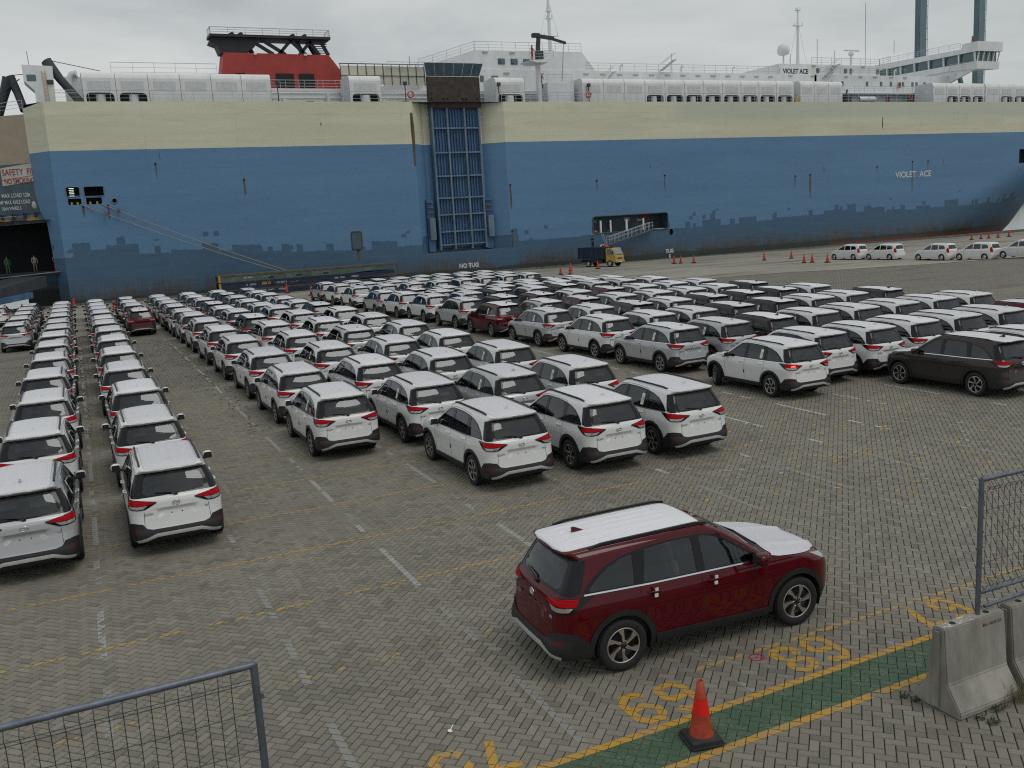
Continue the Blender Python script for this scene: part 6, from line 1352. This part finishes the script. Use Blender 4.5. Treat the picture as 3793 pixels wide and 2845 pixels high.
b = MB(); b.box(95.2, 96.0, 104.4, 105.2, DECK, 20.6, .05); b.build('bollard', 'fitting_yellow', ship)
# crew
for x, y, z, rz, lb, c in ((54.15, 105.4, 25.1, -60, 'crew member in red overalls and helmet on the crane platform', 'overall_red'), (56.0, 106.9, 22.0, 30, 'crew member in red overalls by the crane pedestal on deck', 'overall_red')):
    person(x, y, z, R(rz), lb, c, 'rail', 'overall_red' if 'helmet' in lb else None)
for s, lb, c, hm, t in ((3.7, 'worker in green overalls standing in the stern door', 'overall_green', None, None), (1.0, 'worker in grey shirt standing in the stern door', 'shirt_grey', None, 'trouser_grey'), (-1.1, 'worker in orange vest leaning at the right side of the stern door', 'vest_orange', 'sign_white', 'vest_orange')):
    p = fc(s, 3.45, .1); person(p[0], p[1], 3.43, R(-70), lb, c, 'stand', hm, t)

# ---- mooring ropes with rat guards
def rope(name, a, c, sag, label):
    a, c = Vector(a), Vector(c); pts = [a.lerp(c, t)-Vector((0, 0, sag*4*t*(1-t))) for t in np.linspace(0, 1, 24)]
    return tag(MB().tube(pts, .05, 6).build(name, 'rope'), label, 'rope', 'mooring ropes at the stern')
rope('mooring_rope', (1.25, 103.0, 9.85), (24.0, 99.5, .3), .35, 'lower of two mooring ropes running from the stern ports to the quay'); rope('mooring_rope', (3.2, 103.0, 9.82), (24.6, 99.6, .3), .35, 'upper of two mooring ropes running from the stern ports to the quay')
for x, y, z, lb in ((3.55, 102.55, 8.85, 'red rat guard on the lower mooring rope'), (4.75, 102.6, 9.15, 'red rat guard on the upper mooring rope')):
    b = MB(); b.lathe([(0, -.03), (.30, -.03), (.32, 0), (.30, .03), (0, .03)], 18, Matrix.Translation((x, y, z)) @ Matrix.Rotation(R(72), 4, 'Y')); tag(b.build('rat_guard', 'sign_red'), lb, 'rat guard', 'rat guards on the ropes')
# ---- gangway
gw = empty('gangway', (0, 0, 0), 0, 'aluminium gangway leading down from the shell opening behind the dump truck', 'gangway')
b = MB(); b.bar((61.7, 101.9, 2.05), (69.2, 102.5, 3.62), .75, .12); b.build('walkway', 'galvanised', gw)
for yo in (-.36, .36):
    b = MB(); b.bar((61.9, 101.9+yo, 3.0), (68.9, 102.5+yo, 4.52), .05); b.bar((61.9, 101.9+yo, 2.6), (68.9, 102.5+yo, 4.1), .03)
    for k in range(11): u = k/10; x = 61.9+7*u; z = 2.1+1.5*u; b.bar((x, 101.9+.6*u+yo, z), (x, 101.9+.6*u+yo, z+.92), .04)
    b.build('handrail', 'rail_white', gw)
b = MB()
for yo in (-.25, .25): b.bar((61.6, 101.9+yo, 2.0), (61.0, 101.9+yo, 3.45), .05)
for k in range(6): u = k/5; b.bar((61.6-.6*u, 101.65, 2.0+1.45*u), (61.6-.6*u, 102.15, 2.0+1.45*u), .04)
b.build('end_ladder', 'rail_white', gw)

# ================================================================ port cranes and quay far behind
mat('crane_teal_hazed', (.15, .235, .265), .6, noise=.2, nscale=.3); mat('far_grey', (.32, .33, .33), .8, noise=.3, nscale=.05); mat('far_orange', (.35, .13, .06), .8)  # crane teal made paler: distance haze put into the paint colour
for x0, lb in ((298.2, 'left of two teal gantry crane legs rising behind the ship bridge'), (330.0, 'right of two teal gantry crane legs rising behind the ship bridge')):
    cr_ = empty('harbour_crane', (x0, 260, 0), 0, lb, 'crane', 'gantry cranes behind the ship')
    for yo in (0,): b = MB(); b.box(-1.9, 1.9, yo-1.2, yo+1.2, -2, 100, .2); b.build('leg', 'crane_teal_hazed', cr_)
    pass
    for s in ((1, 30), (1, 58)) if x0 > 310 else (): b = MB(); b.bar((1.5, 12, s[1]+2), (13, 12, s[1]-26), 1.3); b.build('brace', 'crane_teal_hazed', cr_)
    b = MB()
    for k in range(20): b.box(1.9, 2.9, -.6, .6, 4+k*4, 4.2+k*4)
    b.bar((2.9, -.6, 2), (2.9, -.6, 98), .12); b.bar((2.9, .6, 2), (2.9, .6, 98), .12); b.build('access_ladder', 'crane_teal_hazed', cr_)
# far quay beyond the bow, haze put into its pale grey
fq = wbox('far_quay', 150, 900, 420, 470, -3, 1.5, 'far_grey', None, .2); tag(fq, kind='structure')
for k in range(4):
    x = 560+k*30+random.uniform(-6, 6); h = random.uniform(5, 13); b = MB(); b.box(-9, 9, -6, 6, 1.5, 1.5+h*.6, .1); b.box(-9.3, 9.3, -6.3, 6.3, 1.5+h*.6, 1.7+h*.6+.6, .1)
    o = empty('container_stack', (x, 440, 0), 0, ['grey hazy container stack beyond the bow, leftmost', 'hazy container stack beyond the bow, second from left', 'hazy container stack beyond the bow, third from left', 'hazy container stack beyond the bow, rightmost'][k], 'containers', 'far container stacks'); b.build('lower_tier', 'far_grey' if k % 3 else 'far_orange', o)
    b = MB(); b.box(-6, 7, -5, 5, 2.3+h*.6, 2.3+h, .1); b.build('upper_tier', 'far_orange' if k % 2 else 'far_grey', o)
# ================================================================ parked cars
CARS = """A100w -5.95 83.82;A010s -3.65 62.94;A011w -3.65 67.5;A110s -3.65 72.7;A111w -3.65 78.3;A112k -3.65 82.86;A020s -1.33 19.5;A021w -1.33 24.67;A022w -1.33 29.84;A023w -1.33 35.15;A024w -1.33 40.5;A025w -1.33 45.8;A026w -1.33 50.8;A027w -1.33 56.34;A028w -1.33 62.55;A029w -1.33 67.11;A120w -1.33 72.2;A121w -1.33 77.46;A122w -1.33 82.02;A030w 1.12 19.58;A031w 1.12 24.52;A032w 1.12 29.58;A033w 1.12 34.85;A034w 1.12 40.12;A035w 1.12 45.74;A036w 1.12 50.92;A037w 1.12 56.53;A038w 1.12 62.22;A039w 1.12 66.78;A130w 1.12 71.58;A131w 1.12 76.23;A132w 1.12 81.13;A040m 3.4 65.51;A140w 3.4 71.91;A141w 3.4 76.72;A142k 3.4 81.28;A050w 5.75 24.43;A051w 5.75 29.34;A052w 5.75 34.41;A053w 5.75 39.79;A054w 5.75 45.13;A055w 5.75 50.7;A056w 5.75 56.34;A057w 5.75 61.95;A058s 5.75 66.51;A150w 5.75 71.45;A151w 5.75 76.23;A152w 5.75 80.79;A060w 8.13 19.43;A061w 8.13 24.35;A062w 8.13 29.23;A063w 8.13 34.25;A064w 8.13 39.48;A065w 8.13 45;A066k 8.13 50.3;A067w 8.13 55.97;A068w 8.13 61.24;A069k 8.13 65.8;A160w 8.13 71.17;A161w 8.13 76;A162w 8.13 80.56;A070w 10.45 19.29;A071s 10.45 23.99;A072w 10.45 28.89;A073w 10.45 33.92;A074s 10.45 39.25;A075w 10.45 44.4;A076w 10.45 50;A077w 10.45 55.84;A078w 10.45 60.89;A079w 10.45 65.45;A170w 10.45 70.57;A171k 10.45 75.7;A172w 10.45 80.26;A080w 12.72 19.25;A081w 12.72 23.96;A082w 12.72 29.02;A083w 12.72 34.03;A084w 12.72 39.05;A085w 12.72 44.32;A086w 12.72 49.6;A087k 12.72 55.09;A088w 12.72 60.71;A089w 12.72 65.27;A180w 12.72 70.46;A181w 12.72 75.06;A182k 12.72 79.62;B000w 19.3 22.69;B001s 19.3 28.55;B002w 19.3 33.26;B003s 19.3 38.22;B004m 19.3 43.35;B005s 19.3 48.2;B006w 19.3 53.38;B007w 19.3 58.48;B008s 19.3 63.04;B100w 19.3 69.43;B101w 19.3 74.77;B102s 19.3 79.33;B010w 21.4 23.7;B011s 21.4 28.4;B012w 21.4 33;B013w 21.4 37.76;B014s 21.4 42.73;B015k 21.4 47.74;B016w 21.4 52.84;B017w 21.4 57.4;B018m 21.4 62.33;B110w 21.4 69.18;B111w 21.4 74.09;B112w 21.4 78.65;B020b 23.45 18.92;B021w 23.45 23.55;B022b 23.45 28.25;B023w 23.45 32.81;B024k 23.45 37.5;B025m 23.45 42.35;B026m 23.45 47.2;B027k 23.45 52.8;B028w 23.45 57.36;B029w 23.45 61.92;B120w 23.45 68.72;B121w 23.45 73.28;B122k 23.45 78.01;B030w 25.5 18.9;B031w 25.5 23.6;B032w 25.5 28.2;B033k 25.5 32.85;B034w 25.5 37.41;B035w 25.5 42.2;B036w 25.5 46.76;B037w 25.5 52.09;B038w 25.5 56.75;B039w 25.5 61.47;B130w 25.5 68.2;B131w 25.5 72.76;B132w 25.5 77.85;B040w 27.58 23.57;B041w 27.58 28.13;B042k 27.58 32.76;B043k 27.58 37.32;B044w 27.58 41.88;B045m 27.58 46.5;B046k 27.58 52.02;B047w 27.58 56.58;B048k 27.58 61.45;B140w 27.58 68.26;B141w 27.58 72.82;B142w 27.58 78.11;B050w 29.6 23.43;B051w 29.6 27.99;B052w 29.6 32.55;B053k 29.6 37.11;B054w 29.6 41.67;B055w 29.6 46.23;B056s 29.6 51.62;B057w 29.6 56.51;B058w 29.6 61.42;B150w 29.6 68.96;B151k 29.6 73.85;B152w 29.6 78.41;B060m 31.65 23.4;B061w 31.65 27.96;B062w 31.65 32.52;B063k 31.65 37.08;B064w 31.65 41.64;B065w 31.65 46.2;B066s 31.65 51.49;B067w 31.65 56.15;B068k 31.65 61.39;B160w 31.65 69.12;B161w 31.65 73.68;B162w 31.65 78.24;B070w 33.65 27.85;B071k 33.65 32.41;B072w 33.65 36.97;B073k 33.65 41.53;B074w 33.65 46.09;B075w 33.65 51.05;B076w 33.65 56.32;B077w 33.65 61.35;B170w 33.65 69.09;B171w 33.65 73.67;B172w 33.65 78.23"""
PAINT = dict(w='paint_white', s='paint_silver', k='paint_charcoal', b='paint_brown', m='paint_maroon')
CNAME = dict(w='white', s='silver', k='black', b='dark brown', m='dark red')
ORD = ['nearest', 'second', 'third', 'fourth', 'fifth', 'sixth', 'seventh', 'eighth', 'ninth', 'tenth', 'eleventh']
suv_parts = build_suv()
def suv_wheels(steer=0): return [dict(x=x, y=s*.735, side='L' if s > 0 else 'R', covered=False, steer=steer if x > 0 else 0) for x in (-1.3425, 1.3425) for s in (1, -1)]
suv0 = assemble(suv_parts, 'suv', suv_wheels())
first = [True]
def place_suv(x, y, rz, colour, near, label, group, z=0.0, film=None):
    if first[0]: r = suv0; first[0] = False
    else:
        r = copy_tree(suv0, None, lambda o: (near or o.get('lv', 0) == 0) and not (colour in 'ws' and o.name.startswith('bonnet_film')))
    r.location = (x, y, z); r.rotation_euler = (0, 0, rz); tag(r, label, 'car', group)
    if r is not suv0: drop(r, random.choice((('paper_sheet',), (), ('window_sticker', 'paper_sheet'), ())))
    for o in kids(r):
        if 'paint' in o: o.material_slots[0].material = MATS[PAINT[colour]]
    return r
def drop(r, stems):
    for o in list(kids(r)):
        if o.name.split('.')[0] in stems: TREE[r.name].remove(o); bpy.data.objects.remove(o)
# the dark red car being driven out, in front of the yard
hero = place_suv(6.98, 9.98, R(-3.05), 'm', True, 'dark red SUV with white film on roof and bonnet, alone in front of the rows', None)
rows = []
for t in CARS.split(';'):
    k, x, y = t.split(); rows.append((k[0], int(k[1]), int(k[2]), int(k[3]), k[4], float(x), float(y)))
cols_of = {b: sorted({r[2] for r in rows if r[0] == b}) for b in 'AB'}
for bl, far, c, i, colr, x, y in rows:
    side = 'left' if bl == 'A' else 'right'; ci = cols_of[bl].index(c); where = 'far side of the aisle' if far else 'near side of the aisle'
    cn = 'leftmost' if ci == 0 else ['', 'second', 'third', 'fourth', 'fifth', 'sixth', 'seventh', 'eighth', 'ninth'][ci]
    n_in = sum(1 for r in rows if r[:3] == (bl, far, c))
    pos = 'only car' if n_in == 1 else (ORD[i]+' from camera' if i else 'nearest car')
    lab = f"{CNAME[colr]} SUV, {pos}, {cn} column, {side} block, {'beyond' if far else 'before'} its aisle"
    r = place_suv(x+random.uniform(-.05, .05), y, R(90)+R(random.uniform(-.7, .7)), colr, y < 46, lab, f'SUVs parked in the {side} block', gz(x, y))
    if bl == 'B' and c == 0 and not far and i == 0:
        r['label'] = 'white SUV with brake light on and front wheels turned, pulling into the right block'
        r.location = (x-.1, y-.1, 0); r.rotation_euler = (0, 0, R(89))
        for o in kids(r):
            st = o.name.split('.')[0]
            if st == 'wheel' and o.location.x > 0: o.rotation_euler.z = R(-26)
        turning = r
# glowing brake light spot on the car pulling in
b = MB(); b.box(-2.222, -2.16, .60, .74, .985, 1.03, .012); b.build('brake_lamp', 'lamp_on', turning)
# tape on the handles of the front car
for hx, hz in ((.02, .955), (-.87, .972)):
    b = MB(); b.box(hx-.022, hx+.022, -.882, -.872, hz+.018, hz+.058); b.build('tape', 'sticker_white', hero); b = MB(); b.box(hx-.03, hx+.018, -.880, -.868, hz-.062, hz-.02); b.build('tape', 'sticker_white', hero)
drop(hero, ('window_sticker', 'door_edge_guard'))

# ---- small white people carriers further off
def mpv_shell():
    prof = dict(
        xr=[(.16, -2.02), (.35, -2.07), (.5, -2.08), (.7, -2.05), (.9, -2.04), (1.0, -2.03), (1.06, -1.99), (1.45, -1.86), (1.60, -1.80)],
        xf=[(.16, 2.02), (.4, 2.08), (.6, 2.08), (.75, 2.03), (.84, 1.92), (.92, 1.68), (.98, 1.38), (1.03, 1.17), (1.06, 1.10), (1.20, .88), (1.35, .64), (1.5, .38), (1.60, .12)],
        w=[(.16, .76), (.3, .80), (.5, .825), (.75, .83), (.9, .82), (1.0, .79), (1.05, .775), (1.3, .70), (1.5, .63), (1.60, .56)],
        rr=[(.16, .2), (.8, .22), (1.1, .16), (1.6, .1)], rf=[(.16, .4), (.85, .4), (1.0, .3), (1.1, .15), (1.6, .1)],
        br=[(.16, .04), (1.6, .06)], bf=[(.16, .2), (.9, .22), (1.06, .15), (1.6, .1)])
    return Shell(prof, drop=.03, xmax=2.1)
def build_mpv():
    sh = mpv_shell(); xa, xw = -1.30, 1.355
    hole = lambda cx: [('s', x, z) for x, z in circ(cx, .31, .355, 205, -25, 26)]+[('s', cx+.36, .161), ('s', cx-.36, .161)]
    reg = [('hole', hole(xa)), ('hole', hole(xw)),
           ('front_door_window', [('s', *p) for p in [(.86, 1.05), (.60, 1.22), (.38, 1.36), (.18, 1.48), (-.02, 1.50), (-.02, 1.05)]]),
           ('rear_door_window', [('s', *p) for p in [(-.10, 1.05), (-.10, 1.505), (-.80, 1.50), (-.86, 1.06)]]),
           ('quarter_window', [('s', *p) for p in [(-.95, 1.07), (-.90, 1.49), (-1.42, 1.46), (-1.58, 1.30), (-1.62, 1.12)]]),
           ('rear_window', [('r', *p) for p in [(0, 1.10), (.58, 1.10), (.52, 1.48), (0, 1.50)]]),
           ('tail_light', [('r', .60, 1.12), ('s', -1.86, 1.30), ('s', -1.80, 1.10), ('s', -1.90, .78), ('r', .62, .76)]),
           ('head_light', [('f', .50, .80), ('s', 1.70, .93), ('s', 1.50, .90), ('f', .5, .68)]),
           ('windscreen', [('f', 0, 1.08), ('f', .62, 1.08), ('f', .5, 1.5), ('f', .45, 1.56), ('f', 0, 1.565)]),
           ('grille', [('f', 0, .62), ('f', .42, .62), ('f', .40, .42), ('f', 0, .42)])]
    P, T = cut_shell(sh, reg); parts = []
    def add(n, me, m):
        if me is not None: me.materials.append(MATS['paint_white' if m == '*' else m]); parts.append((n, me, m, 0))
    add('body_shell', shell_part(sh, 'body_shell', P, T['body'], 0, .03), '*'); add('roof', roof_mesh(sh, 'roof', h=.07, ribs=False, nx=18, ny=14), '*')
    for sd in 'LR':
        for n in ('front_door_window', 'rear_door_window', 'quarter_window'): add(n, shell_part(sh, n, P, T[n], -.004, 0, sd), 'window_glass')
        add('tail_light', shell_part(sh, 'tail_light', P, T['tail_light'], .01, .02, sd), 'lamp_red'); add('head_light', shell_part(sh, 'head_light', P, T['head_light'], .005, .02, sd), 'lamp_clear')
    add('rear_window', shell_part(sh, 'rear_window', P, T['rear_window'], -.003, 0), 'window_glass'); add('windscreen', shell_part(sh, 'windscreen', P, T['windscreen'], -.003, 0), 'window_glass'); add('grille', shell_part(sh, 'grille', P, T['grille'], .004, .02), 'black_plastic')
    add('panel_gap', ribbon(sh, 'panel_gap', [[('s', .88, .95), ('s', .85, .40)], [('s', -.06, 1.04), ('s', -.05, .36)], [('s', -.90, 1.05), ('s', -.92, .75), ('s', -.86, .5)]], .01), 'seam')
    b = MB(); b.box(-1.98, 1.95, -.68, .68, .2, .26)
    for cx in (xa, xw):
        for s in (1, -1):
            prof = [(.36*math.cos(R(a)), .31+.36*math.sin(R(a))) for a in range(-20, 201, 10)]; v = [(cx+x, s*y, z) for y in (.79, .5) for x, z in prof]; k = len(prof); b.add(v, [(i, i+1, k+i+1, k+i) for i in range(k-1)]+[tuple(range(k, 2*k))])
    add('underbody', b.mesh('underbody'), 'black_plastic')
    b = MB(); b.box(.7, 1.05, -.7, .7, .6, 1.02, .05); b.box(-1.9, .9, -.73, -.69, .4, 1.0); b.box(-1.9, .9, .69, .73, .4, 1.0); b.box(-1.9, .9, -.7, .7, .36, .42)
    add('interior_trim', b.mesh('interior_trim'), 'interior_dark')
    for x in (.05, -.75, -1.4):
        b = MB(); b.box(x, x+.5, -.62, .62, .5, .68, .06); b.box(x-.07, x+.07, -.62, .62, .6, 1.12, .05); b.box(x-.05, x+.05, -.5, -.24, 1.14, 1.3, .04); b.box(x-.05, x+.05, .24, .5, 1.14, 1.3, .04); add('seat', b.mesh('seat'), 'seat_cloth')
    for s in (1, -1):
        b = MB(); b.box(.72, .84, min(s*.80, s*.98), max(s*.80, s*.98), 1.02, 1.15, .04); add('door_mirror', b.mesh('door_mirror'), '*')
    b = MB(); b.box(-1.66, -1.50, -.02, .02, 1.62, 1.68, .01); add('antenna_fin', b.mesh('antenna_fin'), '*')
    return parts
mpv_w = [dict(x=x, y=s*.72, side='L' if s > 0 else 'R', r=.31, rim=.19, wd=.185, steel=True) for x in (-1.30, 1.355) for s in (1, -1)]
mpv0 = assemble(build_mpv(), 'people_carrier', mpv_w)
# mpv placement
for k, (x, y) in enumerate(((75.9, 75.1), (76.3, 70.6), (76.9, 64.8), (77.3, 60.4), (77.6, 56.0))):
    r = mpv0 if k == 0 else copy_tree(mpv0)
    r.location = (x, y, gz(x, y)); r.rotation_euler = (0, 0, R(92))
    tag(r, ['white people carrier at the ship end of the row of five on the apron', 'white people carrier, second from the ship end of the row on the apron', 'white people carrier in the middle of the row of five on the apron', 'white people carrier, second from the near end of the row on the apron', 'white people carrier cut by the right edge, near end of the row'][k], 'car', 'people carriers on the quay apron')

dr = person(0, 0, 0, 0, 'driver in red and white seen through the window of the turning white car', 'overall_red', 'sit')
_p = turning.matrix_basis @ Vector((.02, -.37, -.28)); dr.location = _p; dr.rotation_euler = (0, 0, R(89))
